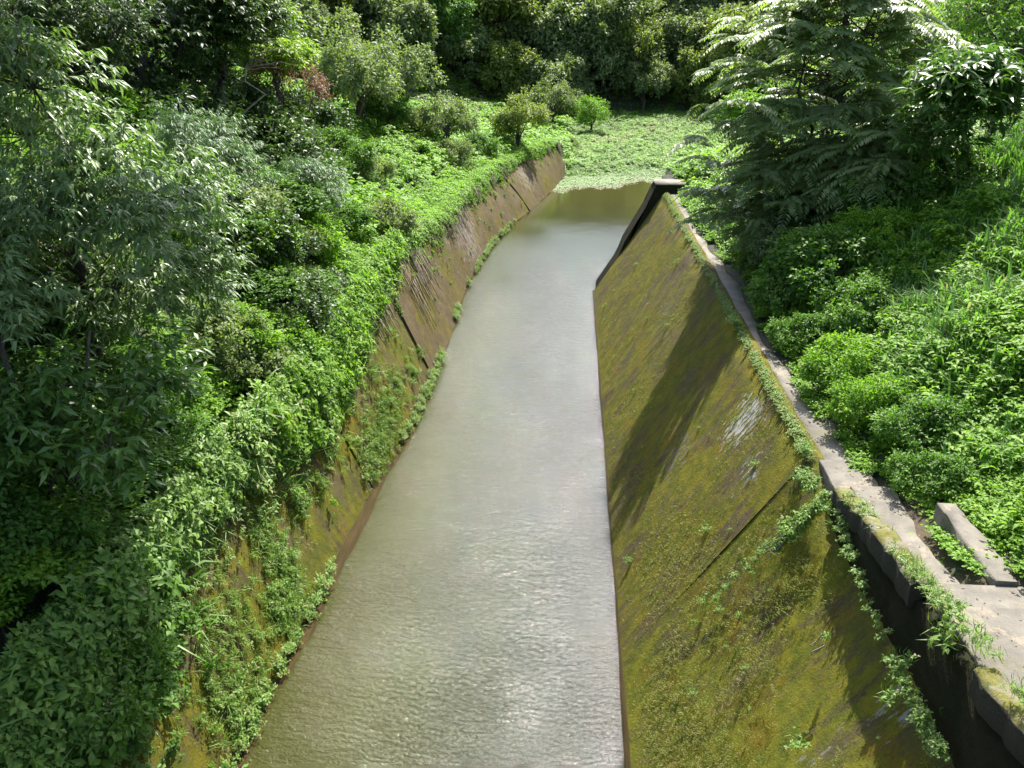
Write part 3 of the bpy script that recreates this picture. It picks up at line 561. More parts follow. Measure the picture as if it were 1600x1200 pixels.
# ---- meadow at the head of the channel and the floating weed mat in front of it
mb = MB(); P, D = area(-6, 42, 80, 150, 4.5, 100, 1.1, lambda x, y: y > 82+.1*x-1.5*np.sin(x*.8))
scatter(mb, FARW, P, rng.uniform(.35, .9, len(P)), (vn(P[:,0]*.4, P[:,1]*.25, 2)-.5)*1.1); stuff('meadow', mb, M['meadow'])
mb = MB(); n = 34000; x = rng.uniform(-2, 16, n); y = rng.uniform(70, 92, n)
e = 74.6+.0*x+4.8*sst(-1, 9, x)+.9*np.sin(x*1.1)+.4*np.sin(x*3.7); k = (y > e+rng.exponential(.9, n)) & (x > lw(y, 1)+.1); x, y, e = x[k], y[k], e[k]
P = np.stack([x, y, np.full(len(x), .015)+.02*rng.random(len(x))+np.clip(y-83, 0, 9)*.05], 1); a = rng.uniform(0, 6.28, len(x))
tn = np.clip(.5+.5*(vn(x, y*.6, 5)-.5)+rng.normal(0, .12, len(x)), 0, .94); tn[(y < e+1.6+1.2*vn(x*2, y, 3)) & (rng.random(len(x)) < .6)] = 1
leaves(mb, P, np.stack([np.cos(a), np.sin(a), .06+0*a], 1), rng.uniform(.1, .26, len(x)), rng.uniform(.08, .18, len(x)), tn, N=np.tile([0, 0, 1.], (len(x), 1)), fold=.05, droop=.05, shape='simple', rng=rng)
stuff('floating_weeds', mb, M['mat'])

# ------------------------------------------------------------------ trees and bushes
def crown_mesh(seed, rad, lobes, twigs, lv, L, W, shape='simple', droop=.2, lobe_r=.42, hollow=.72, lowcut=-.55, fl=.5, upw=.25, flat=1.0):
    """leaf clumps on lumpy lobes round an ellipsoid centred on the origin; returns leaves, lobe centres"""
    g = np.random.default_rng(seed); mb = MB(); rad = np.array(rad, float)
    C_ = []
    while len(C_) < lobes:
        d = nrm(g.normal(0, 1, 3)); 
        if d[2] < lowcut: continue
        C_.append(d*g.uniform(hollow-.25, hollow+.08)*rad)
    C_ = np.array(C_)
    for c in C_:
        lr = lobe_r*rad.mean()*g.uniform(.6, 1.25); nt_ = int(twigs*g.uniform(.6, 1.3)); dt = g.normal(0, .17)
        o = nrm(g.normal(0, 1, (nt_, 3))+nrm(c/rad)*.6); P = c+o*lr*g.uniform(.45, 1.1, (nt_, 1))*np.array([1, 1, flat])
        m = nt_*lv; Q = np.repeat(P, lv, 0)+g.normal(0, L*.45, (m, 3)); D = np.repeat(o, lv, 0)*.7+g.normal(0, .75, (m, 3)); D[:,2] += upw-.25
        N = np.repeat(o, lv, 0)*.5+np.array([0, 0, .9])+g.normal(0, .45, (m, 3))
        leaves(mb, Q, D, L*g.uniform(.65, 1.25, m), W*g.uniform(.7, 1.25, m), np.clip(fl+dt+g.normal(0, .16, m), 0, .94), N=N, droop=droop, shape=shape, rng=g)
    return mb, C_
def limb(mb, a, b, r0, r1, g, n=5, sag=.12):
    a, b = np.array(a, float), np.array(b, float); L = np.linalg.norm(b-a); t = np.linspace(0, 1, n)[:, None]
    p = a+(b-a)*t+np.array([0, 0, 1])*sag*L*np.sin(math.pi*t)*.6; p[1:-1] += g.normal(0, .045*L, (n-2, 3)); tube(mb, p, np.linspace(r0, r1, n), 6)
def trunk_mesh(seed, h, C_, r, stems=1, spread=.3):
    """base at origin; crown centre at height h; C_ lobe centres relative to the crown centre"""
    g = np.random.default_rng(seed+99); mb = MB(); tops = []
    for s in range(stems):
        a = g.uniform(0, 6.28); b = np.array([math.cos(a)*spread*.4, math.sin(a)*spread*.4, -.4])*(stems > 1)+np.array([0, 0, -.3]); e = np.array([math.cos(a)*spread, math.sin(a)*spread, h*g.uniform(.85, 1.1)])
        limb(mb, b, e, r, r*.4, g, 7, .03); tops.append((b, e))
    for c in C_:
        b, e = tops[g.integers(0, len(tops))]; f = g.uniform(.45, .95); limb(mb, b+(e-b)*f, c+[0, 0, h], r*.38, r*.08, g)
    return mb
def template(seed, h, rad, mat, r, stems=1, cname='crown', **k):
    mb, C_ = crown_mesh(seed, rad, **k); V, F, T = mb.arr(); m2 = MB(); m2.add(V+[0, 0, h], F, T)
    return (m2.mesh(cname, mat), trunk_mesh(seed, h, C_, r, stems).mesh('trunk', M['bark'], True), cname)
def plant(name, label, cat, tp, loc, rz=None, s=1, group=None):
    t = thing(name, label, cat, loc, rng.uniform(0, 6.28) if rz is None else rz, group, s)
    link(tp[2], tp[0], t); link('trunk', tp[1], t); return t
def on(px, py, h=0.):
    p = hit(px, py, h); return (p[0], p[1], float(gz(p[0], p[1]))-.05)

FT = [template(200+i, 4.1+.5*(i % 3), (3.9+.5*(i % 2), 3.5, 3.4+.6*(i % 3)), M['forest2' if i in (2,) else 'forest'], .2, lobes=26, twigs=40, lv=11, L=.46, W=.24, lowcut=-.9, hollow=.86, lobe_r=.36) for i in range(7)]
FTD = [template(220+i, 5.5, (3.4, 3.4, 3.6), M['bush'], .2, lobes=24, twigs=40, lv=11, L=.44, W=.22, lowcut=-.8) for i in range(2)]
# far forest, row behind row up the hillside
rows = [('front', 139, 16), ('second', 145, 16), ('third', 152, 16), ('fourth', 161, 16), ('fifth', 170, 16), ('topmost', 181, 16)]
ORD = ['first','second','third','fourth','fifth','sixth','seventh','eighth','ninth','tenth','eleventh','twelfth','thirteenth','fourteenth','fifteenth','sixteenth']
for ri, (rn, Yr, n) in enumerate(rows):
    xs = np.linspace(-44-ri*4, 60+ri*4, n)+rng.uniform(-2.2, 2.2, n)
    for i, x in enumerate(xs):
        yo = 34*sst(-3, -45, x)+50*sst(24, 62, x); y = Yr-yo+rng.uniform(-3, 3)+(4*math.sin(x*.25) if ri == 0 else 0)
        sc = rng.uniform(1.0, 1.75)*(1+.12*(ri > 1))
        kind = 2 if rng.random() < .12 else (5 if rng.random() < .16 else 0)
        tp = FT[2] if kind == 2 else (FTD[rng.integers(0, 2)] if kind == 5 else FT[[0,1,3,4,5,6][rng.integers(0, 6)]])
        tone = {2: 'olive', 5: 'fresh green', 0: 'grey-green'}[kind]
        plant('forest_tree', f'{tone} tree, {ORD[i]} from left in the {rn} row of the far forest', 'tree', tp, (x, y, float(gz(x, y))-.6), None, (sc*rng.uniform(.9, 1.1), sc, sc*rng.uniform(.85, 1.15)), 'trees of the far forest')

# mid-distance trees and bushes above the left wall
MT = [template(240+i, 3.0, (2.6, 2.6, 2.1), M[c], .14, lobes=22, twigs=34, lv=9, L=.26, W=.12, stems=2, lowcut=-.7, lobe_r=.36) for i, c in enumerate(('forest2', 'forest', 'fresh'))]
BT = [template(260+i, .6, (1.6, 1.6, .95), M[c], .04, lobes=26, twigs=26, lv=9, L=.15, W=.075, stems=4, cname='foliage', lobe_r=.34, shape='full', hollow=.8, lowcut=-.15) for i, c in enumerate(('bush', 'dark'+'leaf', 'cover', 'forest', 'yellow', 'bush'))]
for lab, px, py, h, ti, s in (
  ('open-crowned small olive tree leaning over the far end of the left wall', 812, 196, 2.6, 0, 1.0),
  ('larger grey-green tree behind the leaning tree at the far end of the left wall', 866, 150, 3.2, 1, 1.35),
  ('bright green small tree at the meadow edge just past the left wall end', 925, 178, 2.6, 2, .95),
  ('grey-green low tree between the left bank bushes and the forest front', 700, 200, 2.0, 1, .85),
  ('rounded dark tree at the forest edge above the light green left bank', 555, 110, 3, 1, 1.3),
  ('second rounded tree at the forest edge, right of the first above the left bank', 625, 105, 3, 1, 1.35),
  ('olive tree standing forward of the forest above the left bank', 790, 100, 3.5, 0, 1.5),
  ('tall grey tree with bare lower stems at the forest edge over the meadow', 1010, 110, 3.5, 1, 1.7)):
    plant('small_tree', lab, 'tree', MT[ti], on(px, py, h*s), None, s)
for lab, px, py, h, s in (('full green tree closing the gap right of the reddish bush', 500, 60, 4, 1.5), ('low full tree on the left bank below the forest edge', 570, 170, 2, 1.0), ('bushy tree behind the reddish bush at the upper left', 455, 40, 4, 1.6)):
    plant('small_tree', lab, 'tree', MT[1], on(px, py, h*s*.6), None, s)
for lab, px, py, ti, s in (
  ('dark green bush right behind the left wall top beside the leaning tree', 705, 240, 3, 1.15),
  ('small glossy bush left of the leaning tree on the left bank', 745, 225, 0, 1.0),
  ('round bush hanging over the wall where its panels step', 603, 372, 3, .95),
  ('dark shrub hanging down the wall below the round bush', 617, 425, 1, .6),
  ('dark bush in the middle of the light green left bank', 520, 235, 0, 1.3),
  ('low grey-green bush on the bright slope above the wall step', 570, 265, 3, 1.1),
  ('reddish low bush at the wall end by the meadow', 890, 225, 3, .8),
  ('shrub on the skyline of the left bank in front of the forest', 650, 190, 3, 1.2),
  ('dark shrub at the foot of the forest above the left bank', 600, 165, 0, 1.5),
  ('dark clump in the shade left of the bright creepers', 440, 470, 1, 1.1),
  ('bush with pale tips above the bare brown wall patch', 450, 590, 3, .8),
  ('grassy bush overhanging the wall above the olive wall stain', 420, 690, 0, .7),
  ('mid green bush on the sunny strip of the left bank', 480, 360, 2, 1.0),
  ('dark bush under the fine-leaved tree on the left bank', 380, 370, 1, 1.2),
  ('bush at the shadow edge below the pale-leaved tree', 330, 520, 3, .95),
  ('glossy bush half shaded in the middle of the left bank', 380, 560, 3, .8),
  ('fresh bush above the shaded hollow on the left bank', 430, 530, 2, .8)):
    plant('bush', lab, 'bush', BT[ti], on(px, py, .8*s), None, s)
# nameless fill bushes on the left bank
n = 0
for i in range(400):
    px, py = rng.uniform(-40, 520), rng.uniform(150, 1230)
    if px > 470-.35*max(0, py-500)-.05*py+60: continue
    if px < 330 and 60 < py < 560 and rng.random() < .7: continue
    p = hit(px, py, .5)
    if p[1] > 60 or p[0] > lw(p[1], 2)-.9: continue
    s = rng.uniform(.5, .95) if p[1] < 22 else rng.uniform(.8, 1.3)
    t = plant('bush', 'one of the many low leafy bushes crowding the shaded left bank', 'bush', BT[[0,1,5,3,0,2][rng.integers(0, 6)]], (p[0], p[1], float(gz(p[0], p[1]))-.15*s), None, (s*rng.uniform(.7, 1.5), s, s*rng.uniform(.55, 1.0)), 'low bushes on the left bank')
    n += 1
    if n >= 60: break

for i in range(13):
    y = 3.0+i*.6+rng.uniform(-.2, .2); s = rng.uniform(.6, .95); z = rng.uniform(3.2, 4.4)
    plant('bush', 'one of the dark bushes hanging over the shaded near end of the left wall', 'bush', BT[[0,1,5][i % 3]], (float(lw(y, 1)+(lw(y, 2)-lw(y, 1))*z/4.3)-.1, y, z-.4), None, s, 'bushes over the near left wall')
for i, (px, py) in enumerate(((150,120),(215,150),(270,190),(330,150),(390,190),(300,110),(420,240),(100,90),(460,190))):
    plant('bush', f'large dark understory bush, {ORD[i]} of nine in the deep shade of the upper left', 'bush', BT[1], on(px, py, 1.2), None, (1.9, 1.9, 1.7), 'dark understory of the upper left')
# leaf clusters at the ends of twigs (whorls) for the near trees
def whorl_tree(name, label, base, centre, rad, mat, r, tips, lv, L, W, seed, droop=.5, lobes=9, part='crown', flatten=.8, stems=1, via=None):
    g = np.random.default_rng(seed); t = thing(name, label, 'tree', base); c = np.array(centre)-np.array(base); rad = np.array(rad, float)
    mb, wd = MB(), MB(); ends = []
    for s in range(stems):
        e = c+g.normal(0, .12, 3)*rad*(stems > 1)*2; 
        if via is not None: q = np.array(via)-np.array(base); limb(wd, (0, 0, -.5), q, r*1.3, r, g, 7, .02); limb(wd, q, e, r, r*.4, g, 6, .02)
        else: limb(wd, (g.normal(0, .15), g.normal(0, .15), -.5), e, r, r*.3, g, 7, .02)
        ends.append(e)
    LC = []
    for i in range(lobes):
        d = nrm(g.normal(0, 1, 3)); d[2] = abs(d[2])*.9-.35 if g.random() < .75 else d[2]; q = c+d*rad*g.uniform(.45, .72); LC.append(q)
        e = ends[g.integers(0, len(ends))]; limb(wd, e*(g.uniform(.45, .9) if via is None else 1), q, r*.35, r*.1, g)
    for q in LC:
        nt_ = tips//lobes; o = nrm(g.normal(0, 1, (nt_, 3))+nrm((q-c)/rad)*.7+[0, 0, .15]); P = q+o*rad.mean()*.42*g.uniform(.35, 1.15, (nt_, 1))*[1, 1, flatten]
        for k in range(0, nt_, 4): limb(wd, q, P[k], r*.09, r*.025, g, 4, .05)
        m = nt_*lv; a = g.uniform(0, 6.28, m); O = np.repeat(o, lv, 0); ax = nrm(O*[1, 1, .25])
        D = ax*.8+np.stack([np.cos(a), np.sin(a), .1+0*a], 1)*.85; D[:,2] = g.normal(.0, .28, m)
        leaves(mb, np.repeat(P, lv, 0)+ax*g.uniform(-.6, .15, (m, 1))*L*1.6, D, L*g.uniform(.65, 1.2, m), W*g.uniform(.75, 1.2, m), np.clip(.5+np.repeat(g.normal(0, .15, nt_), lv)+g.normal(0, .13, m), 0, .94), N=np.array([0, 0, 1.])+g.normal(0, .35, (m, 3)), droop=droop, rng=g, fold=.18)
    mb.build(part, mat, t); wd.build('trunk', M['bark'], t, True); return t
def G(x, y, dz=-.1): return (x, y, float(gz(x, y))+dz)
whorl_tree('broadleaf_tree', 'big pale-leaved tree with drooping narrow leaves filling the upper left', G(-10.6, 16.2), (-9.9, 15.5, 10.6), (3.5, 3.1, 3.4), M['lance'], .18, 4200, 8, .235, .062, 1, .55, 18)
whorl_tree('broadleaf_tree', 'low shaded branch of the pale-leaved kind at the left edge of the photo', G(-10.2, 12.3), (-9.6, 12.4, 9.6), (1.5, 1.4, 1.2), M['lance'], .08, 230, 8, .24, .065, 2, .5, 6)
whorl_tree('broadleaf_tree', 'dark large-leaved tree low on the left bank beneath the big pale-leaved tree', G(-9.0, 13.2), (-8.5, 13.0, 7.9), (1.9, 2.6, 1.9), M['broad'], .08, 620, 8, .26, .09, 77, .3, 12, stems=2)
whorl_tree('willow_tree', 'blue-green fine-leaved tree just right of the big pale-leaved tree', G(-13, 28), (-12.3, 27.5, 9.6), (2.9, 2.8, 2.9), M['willow'], .14, 1500, 8, .20, .034, 3, .6, 13)
whorl_tree('willow_tree', 'smaller fine-leaved tree below and right of the blue-green one', G(-11.6, 31.5), (-10.9, 31.5, 8.3), (2.2, 2.2, 2.0), M['willow'], .11, 1000, 8, .20, .034, 4, .6, 9)
b = G(-15.5, 13); whorl_tree('dark_tree', 'unseen tall tree added beyond the left edge to shade the lower left bank', b, (-8.6, 13.4, 16.9), (5.2, 3.7, 1.7), M['dark'+'leaf'], .22, 3600, 9, .42, .19, 19, .4, 20, stems=2)  # unseen crown, added to cast shade on the lower left bank
b = G(-15.5, 7); whorl_tree('dark_tree', 'unseen tall tree added beyond the lower left corner for its shade', b, (-13.0, 9.8, 17.0), (4.2, 3.2, 1.8), M['dark'+'leaf'], .22, 3000, 9, .42, .19, 18, .4, 18, stems=2)  # second canopy out of view, added to widen that shade
b = G(-14, 6); whorl_tree('dark_tree', 'unseen leaning tree added above the frame to shade the near left wall', b, (-4.9, 17, 16.9), (1.7, 4.4, 1.2), M['dark'+'leaf'], .16, 1300, 9, .42, .19, 17, .4, 10, via=(-13, 9, 17.4))  # thin overhead crown added for its shadow; trunk routed out of view
# tall dark trees at the upper left
for i, (x, y, cz, rx, rz_, lab) in enumerate((
  (-21, 30, 13.5, 4.5, 4.5, 'tall dark tree in the far upper left corner'), (-17.5, 33, 13.8, 3.6, 3.8, 'tall dark tree standing directly behind the big pale-leaved tree'),
  (-15.2, 37, 14.2, 3.0, 3.6, 'dark tree with hanging branches behind the fine-leaved tree'), (-19, 45, 14.5, 4.5, 4.2, 'dark tree at the top edge between the corner and the yellow-green tree'), (-26, 40, 15, 5.5, 5, 'large shaded tree farthest back in the upper left'))):
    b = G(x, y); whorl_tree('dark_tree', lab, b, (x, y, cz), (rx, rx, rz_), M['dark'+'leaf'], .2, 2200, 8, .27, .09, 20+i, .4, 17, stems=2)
whorl_tree('broadleaf_tree', 'yellow-green tree lit at the top left of the photo', G(-14.6, 41), (-14.3, 41, 13.2), (2.5, 2.2, 2.3), M['yellow'], .13, 1000, 8, .30, .085, 31, .35, 11)
for lab, px, py, Y, r, sd in (('reddish dry bush under the yellow-green tree', 470, 125, 42, 1.5, 41), ('smaller brownish bush left of the reddish dry bush', 428, 110, 40, 1.0, 42)):
    p = atY(px, py, Y); mbx, cc = crown_mesh(sd, (r, r, r*.8), 12, 26, 8, .16, .05, shape='simple'); b = G(p[0], p[1]); V, F, T = mbx.arr(); t = thing('dry_bush', lab, 'bush', b); m2 = MB(); m2.add(V+[0, 0, p[2]-b[2]], F, T)
    m2.build('foliage', M['red'], t); trunk_mesh(sd, p[2]-b[2], cc, .05, 3).build('trunk', M['bark'], t, True)
# bare dead branch
p = atY(385, 92, 36); b = G(p[0]-.6, p[1]+.5); t = thing('dead_branch', 'bare forked grey branch sticking out between dark leaves at the upper left', 'branch', b); mb = MB(); g = np.random.default_rng(3); q = p-np.array(b)
limb(mb, (0, 0, -.3), q, .07, .045, g, 7); 
for i in range(9):
    e = q+np.array([g.uniform(.2, 1.9), g.uniform(-.6, .6), g.uniform(-.6, 1.1)]); limb(mb, q*g.uniform(.85, 1), e, .03, .008, g, 5); limb(mb, e-(e-q)*.3, e+g.normal(0, .35, 3), .012, .004, g, 4)
mb.build('limbs', M['dry'], t)

# ---- feathery trees on the right
def t_frond(seed, Lf, n=13, ll=.21, lwid=.085, arch=.35):
    g = np.random.default_rng(seed); mb = MB(); t = np.linspace(.12, 1, n); P = np.stack([Lf*t, 0*t, Lf*(.22*t-arch*t*t)], 1); tg = nrm(np.gradient(P, axis=0))
    for sgn in (-1, 1):
        D = tg*.55+np.array([0, sgn, 0])*1.0+g.normal(0, .08, (n, 3)); D[:,2] -= .12; L = ll*(.55+.9*np.sin(math.pi*np.clip(t, .15, .95))**.7)
        leaves(mb, P, D, L, lwid*L/ll, np.clip(g.normal(.5, .1, n), 0, .93), N=np.array([0, 0, 1.])+g.normal(0, .12, (n, 3)), droop=.28, rng=g, fold=.12, shape='full' if Lf > .9 else 'simple')
    tube(mb, np.vstack([[0, 0, 0], P]), np.linspace(.009, .003, n+1), 3, .3); return mb.arr()
FR = [t_frond(300+i, 1.05+.12*i, arch=.25+.12*i) for i in range(4)]
def feather_tree(label, base, c, rad, tips, seed, stems=3, extra=(), per=8, r=.09):
    g = np.random.default_rng(seed); t = thing('feathery_tree', label, 'tree', base); base = np.array(base); c = np.array(c)-base; rad = np.array(rad, float)
    wd, mb = MB(), MB(); S = []
    for s in range(stems):
        a = g.uniform(0, 6.28); e = c+np.array([math.cos(a)*rad[0]*.35, math.sin(a)*rad[1]*.3, rad[2]*g.uniform(.5, .9)]); b = np.array([math.cos(a)*.35, math.sin(a)*.35, -.5]); limb(wd, b, e, r, r*.25, g, 9, .02); S.append((b, e))
    T = []
    lay = np.linspace(-.85, .95, 7)
    for i in range(tips):
        z = lay[g.integers(0, 7)]+g.normal(0, .13); a = g.uniform(0, 6.28); rr = math.sqrt(max(.05, 1-z*z*.9))*math.sqrt(g.uniform(.12, 1)); T.append(c+np.array([math.cos(a)*rr, math.sin(a)*rr, z])*rad)
    T += [np.array(e)-base for e in extra]
    for q in T:
        b, e = S[g.integers(0, stems)]; f = np.clip((q[2]-.6-b[2])/(e[2]-b[2]), .15, .95); limb(wd, b+(e-b)*f, q, r*.28, r*.07, g, 5, .1)
        out_ = math.atan2(q[1]-c[1], q[0]-c[0]); k = per+g.integers(-1, 2)
        an = out_+np.linspace(-1.9, 1.9, k)+g.normal(0, .2, k); dt = g.normal(0, .14)
        for fr in range(len(FR)):
            m = g.integers(0, len(FR), k) == fr
            if m.any(): stamp(mb, FR[fr], np.tile(q, (m.sum(), 1))+g.normal(0, .07, (m.sum(), 3)), an[m], g.uniform(.75, 1.1, m.sum()), np.full(m.sum(), dt))
    mb.build('crown', M['pinn'], t); wd.build('trunk', M['bark'], t, True)
feather_tree('tall feathery-leaved tree spreading over the right side of the channel end', G(9.4, 31), (9.1, 30.6, 11.5), (3.7, 2.8, 3.9), 215, 1, extra=[tuple(atY(*q)) for q in ((1105,165,30),(1120,110,31),(1100,215,30),(1150,60,30),(1112,250,29),(1140,200,29),(1160,30,31),(1180,120,29),(1160,160,28))])
feather_tree('low feathery-leaved tree drooping darkly beside the far end of the right path', G(8.2, 29.6), (7.6, 29.3, 8.3), (1.8, 1.6, 1.4), 64, 2, stems=2, extra=[tuple(atY(*q)) for q in ((1100,300,29),(1125,330,29),(1110,345,28),(1150,290,29))], r=.06)
feather_tree('feathery-leaved tree in front of the thin dark trunks', G(11.4, 29), (10.6, 28, 9.6), (2.1, 1.7, 1.5), 75, 3, stems=2, r=.06)
feather_tree('feathery-leaved young tree in the shade above the right slope', G(12.6, 31), (12.2, 30.4, 9.2), (1.9, 1.6, 1.1), 26, 4, stems=2, r=.05)
# thin dark trunks reaching out of the frame
for i, (px, Y, lean, lab) in enumerate(((1272, 40, .2, 'thin dark tree rising out of the frame behind the tall feathery tree'), (1385, 38, .1, 'slender twin-like tree in the middle of the dark thin trunks'), (1372, 43, -.1, 'thin dark tree left of the slender trunks, farther back'), (1432, 37, .15, 'thin dark tree rightmost of the trunk group'), (1408, 46, .0, 'thickest dark trunk leaning right at the top of the frame'), (1245, 47, -.15, 'thin dark tree leftmost and farthest of the trunk group'))):
    p = atY(px, 200, Y); b = G(p[0], p[1]); whorl_tree('slender_tree', lab, b, (b[0]+lean*6, b[1]+1, b[2]+14), (2.2, 2.0, 1.8), M['bush'], .11 if i != 4 else .17, 150, 7, .24, .06, 60+i, .4, 8, stems=2)
# broad-leaved glossy trees at the upper right
whorl_tree('broadleaf_tree', 'glossy tree with big upright leaf rosettes at the upper right', G(12.4, 26.5), (11.6, 25.8, 11.9), (2.0, 1.8, 2.9), M['broad'], .09, 480, 9, .42, .12, 71, .25, 16, stems=2)
whorl_tree('broadleaf_tree', 'glossy large-leaved tree cut by the right edge of the photo', G(14.6, 25.5), (13.6, 24.5, 12.0), (1.7, 1.6, 2.2), M['broad'], .09, 300, 9, .36, .11, 72, .25, 9, stems=2)
whorl_tree('broadleaf_tree', 'tall green tree behind the glossy trees in the upper right corner', G(18, 36), (17.4, 35, 14.5), (4.2, 3.6, 3.6), M['fresh'], .16, 900, 8, .24, .07, 73, .4, 12)
whorl_tree('dark_tree', 'leafy tree closing the upper right corner behind the glossy trees', G(22, 34), (21.5, 34, 14.5), (4.2, 3.4, 3.4), M['fresh'], .16, 1100, 8, .28, .09, 78, .4, 13)
whorl_tree('dark_tree', 'shaded tree behind the feathery trees on the right bank', G(15, 42), (14.5, 41.5, 11.8), (3.8, 3, 3.4), M['bush'], .16, 900, 8, .24, .08, 74, .4, 12)
whorl_tree('dark_tree', 'dense tree farther back on the right bank', G(20, 52), (20, 52, 12.5), (5, 4, 4.6), M['bush'], .18, 1000, 8, .3, .1, 75, .4, 14)
whorl_tree('dark_tree', 'green tree on the right bank seen between the feathery tree and the forest', G(13, 58), (13.5, 58, 9.2), (3.4, 3.2, 3.8), M['fresh'], .18, 900, 8, .3, .1, 76, .4, 12)

# bushes on the right bank
for lab, px, py, ti, s in (
  ('tall leafy shrub standing up from the right slope in front of the dark hollow', 1372, 365, 2, .8),
  ('dark bush in the hollow under the low feathery tree', 1225, 385, 3, 1.0), ('dark bush beside the path where the wall shadow begins', 1250, 455, 0, .8), ('shaded bush behind the path-side bush', 1290, 420, 0, 1.2),
  ('dark bush under the thin trunks on the right bank', 1300, 340, 1, 1.3), ('shaded bush right of the hollow on the right bank', 1400, 300, 0, 1.1), ('mid green bush below the hollow', 1340, 480, 0, .8),
  ('bush nearest the path in the middle of the right wall', 1265, 520, 0, .6), ('bright bush at the foot of the right grass slope', 1320, 570, 2, .7), ('leafy bush on the slope above the first stair slab', 1450, 680, 0, .6), ('bright low bush halfway down the right slope edge', 1370, 630, 2, .6),
  ('leafy bush next to the top of the narrow kerb', 1470, 745, 0, .5), ('dark bush at the far foot of the tall feathery tree', 1180, 330, 1, 1.0), ('bush by the grass ridge at the right', 1480, 270, 0, 1.0)):
    plant('bush', lab, 'bush', BT[ti], on(px, py, .7*s), None, s)

# ---- rosette plants with large leaves on the dark left bank
def rosette(label, px, py, L, n, h, seed, mat='broad', group=None):
    g = np.random.default_rng(seed); p = hit(px, py, h); b = G(p[0], p[1]); t = thing('rosette_plant', label, 'plant', b, 0, group); wd, mb = MB(), MB()
    limb(wd, (0, 0, -.1), (0, 0, h), .025, .015, g, 4, 0); a = np.arange(n)*2.4+g.normal(0, .2, n); el = g.uniform(.0, .5, n)
    leaves(mb, np.tile([0, 0, h], (n, 1))+0., np.stack([np.cos(a), np.sin(a), el], 1), L*g.uniform(.7, 1.1, n), L*.27, g.uniform(.3, .8, n), N=np.tile([0, 0, 1.], (n, 1)), droop=.3, rng=g, fold=.15)
    mb.build('leaf', M[mat], t); wd.build('stem', M['bark'], t)
rosette('lone light green rosette of long leaves in the dark lower left', 100, 872, .62, 9, 1.5, 1, 'fresh')
rosette('large-leaved rosette at the right tip of the shaded leafy plants on the left bank', 275, 585, .5, 8, 1.7, 2)
rosette('bright-tipped rosette in the centre of the shaded left bank', 200, 665, .42, 8, 1.5, 3, 'fresh')
rosette('pale rosette low on the left bank beside the pale leaved branch', 140, 655, .4, 7, 1.3, 4)
rosette('shaded rosette below the bright-tipped one', 130, 705, .42, 7, 1.3, 5)
rosette('large-leaved shaded rosette left of the right tip rosette', 235, 625, .5, 9, 1.6, 6)
rosette('small rosette near the lower left corner', 70, 1185, .3, 7, .9, 7, 'fresh')
rosette('rosette with one yellowed leaf low in the dark bank', 110, 1030, .3, 6, 1.0, 8)

# ---- countable tufts on the walls
TUF = [MB() for _ in range(5)]
for i, tb in enumerate(TUF):
    stamp(tb, GRASS[i], np.zeros((1, 3)), np.zeros(1), np.array([.42]), np.array([.05])); stamp(tb, WEED[i], np.zeros((1, 3)), np.ones(1), np.array([.7]), np.array([.1]))
TUFM = [tb.mesh('wall_tuft', M['tuft']) for tb in TUF]
def tuft(label, P, nv, s, group=None):
    q = Vector((0, 0, 1)).rotation_difference(Vector(nv)); o = link('wall_tuft', TUFM[rng.integers(0, 5)]); o.location = tuple(P); o.rotation_mode = 'QUATERNION'; o.rotation_quaternion = q; o.scale = (s,)*3
    return setp(o, label, 'plant', group)
NR = (-.7, 0, 1.)
for lab, px, py, s in (('bright leafy tuft topmost of the long grassy streak on the right wall', 1105, 830, .9), ('pale tuft with hanging dead stems above the seam of the right wall', 1180, 728, .75), ('small round tuft alone low on the dark near panel', 1295, 1000, .6),
  ('tall leafy weed with pointed leaves near the bottom of the stairs shadow', 1393, 1098, .9), ('large grass tuft at the bottom edge on the near panel', 1250, 1168, 1.1), ('dense tuft with hanging roots at the wall seam under the bushes', 1232, 825, 1.1),
  ('pale tuft with long white roots in the middle of the right wall', 1043, 510, .6), ('small tuft near the water at the far corner of the right wall', 945, 480, .8), ('pale tuft high on the far part of the right wall', 995, 415, .8), ('bright tuft near the top of the far part of the right wall', 1058, 412, .8),
  ('small tuft with a dark hole on the far right wall', 1065, 440, .4), ('pale tuft left of the streaked roots on the far right wall', 1012, 500, .6), ('bright small tuft midway on the far right wall', 1002, 472, .5), ('second pale tuft near the water on the far right wall', 960, 455, .55),
  ('tuft on the lower middle of the right wall facing the brightest water', 993, 612, .55), ('small tuft alone in the broad middle of the right wall', 1092, 670, .4), ('tuft beside the lone middle tuft toward the water', 1005, 700, .3), ('tuft on the right wall foot near the joint', 985, 880, .9),
  ('leafy tuft lower of the pair below the seam', 1125, 955, .6), ('thin tuft right of the pair below the seam', 1158, 965, .5), ('small leafy tuft in the middle of the grassy streak on the near panel', 1085, 975, .5), ('tuft with a pale hanging stem low on the near panel', 1165, 1045, .45),
  ('tuft near the bottom left of the near panel', 1085, 1085, .6), ('tuft by the stairs shadow, higher of two grassy ones', 1420, 1040, .8), ('grassy tuft at the lower right in the stairs shadow', 1450, 1130, .9), ('small tuft by the white lichen patch', 1150, 655, .4)):
    tuft(lab, hitR(px, py)+np.array([0, 0, .02]), NR, s)
q = (5.3, 8.75, 6.45); tuft('drooping long-bladed grass clump on the outer edge of the stairs', q, (-.8, 0, .7), 1.5)
for lab, y in (('leafy clump hanging over the wall lip where the shadow band crosses the path', 23.2), ('low leafy clump on the wall lip near the first stair slab', 15.3)):
    tuft(lab, (5.2, y, 5.72), (-.6, 0, 1), 1.6 if y > 20 else 1.2)
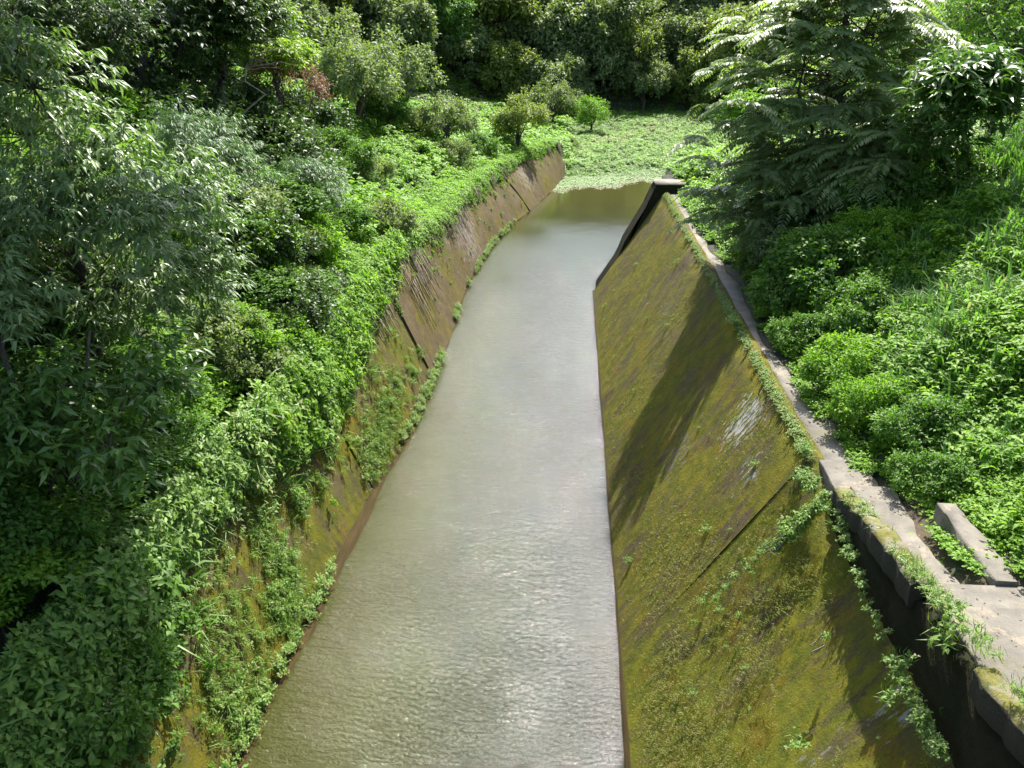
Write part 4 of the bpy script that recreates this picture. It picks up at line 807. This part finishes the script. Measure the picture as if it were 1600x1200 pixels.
for i in range(60):
    y = rng.uniform(8, 38); f = rng.uniform(.06, .92); P = rwp(np.array([y]), np.array([f]))[0]
    tuft('one of the small scattered tufts rooted in the moss of the right wall', P, NR, rng.uniform(.12, .36), 'small tufts on the right wall')
for i in range(90):
    y = rng.uniform(9, 80); z = rng.uniform(.2, .8)*float(lw(y, 3)); P = lwpts(np.array([y]), np.array([z]), .0)[0]
    tuft('one of the small scattered tufts rooted on the face of the left wall', P, (1, 0, .8), rng.uniform(.15, .4), 'small tufts on the left wall')
# ---- hanging dry roots and stems
def roots(label, P, n, L, seed, side, group=None, spread=.5):
    g = np.random.default_rng(seed); o = MB()
    for i in range(n):
        a = np.array([0, g.normal(0, spread), g.uniform(-.1, .1)]); l = L*g.uniform(.4, 1.1); k = 7; t = np.linspace(0, 1, k)
        p = a+np.stack([side*(.06+.0*t)-side*t*l*(-.42 if side > 0 else -.55)*1.0, np.cumsum(g.normal(0, .05*l, k))+.15*l*t, -t*l*(1 if side > 0 else .85)], 1); tube(o, p, np.linspace(.014, .006, k)*(2.2 if side > 0 else 1), 4)
    r = o.build('hanging_roots', M['dry']); r.location = tuple(P); return setp(r, label, 'roots', group)
for i, (px, py, n, L) in enumerate(((690, 328, 14, 1.7), (705, 322, 12, 2.0), (680, 345, 10, 1.2), (665, 350, 8, 1.2), (632, 385, 12, 2.0), (640, 440, 8, 2.2), (645, 400, 8, 2.4), (610, 400, 8, 1.6), (735, 295, 10, 1.0), (760, 275, 9, .9), (655, 352, 7, 1.0), (865, 225, 9, 1.6), (850, 232, 6, 1.1), (780, 262, 8, .8), (570, 450, 10, 1.8), (575, 480, 8, 1.6))):
    p = hitL(px, py); roots('pale dry roots hanging over the left wall among others like them', p+np.array([.16+.2*float(sst(40,60,p[1])), 0, .15]), n+5, L, i, 1, 'dry roots on the left wall', .7)
roots('long white root streak down the middle of the right wall', hitR(1043, 515)+np.array([-.03, 0, .03]), 3, 1.6, 50, -1, None, .05)
roots('short pale roots under the seam tuft of the right wall', hitR(1232, 845)+np.array([-.06, 0, .05]), 12, .7, 51, -1, None, .1)
roots('pale stem trailing under the lone tuft on the near panel', hitR(1297, 1010)+np.array([-.04, 0, .04]), 4, .5, 52, -1, None, .05)
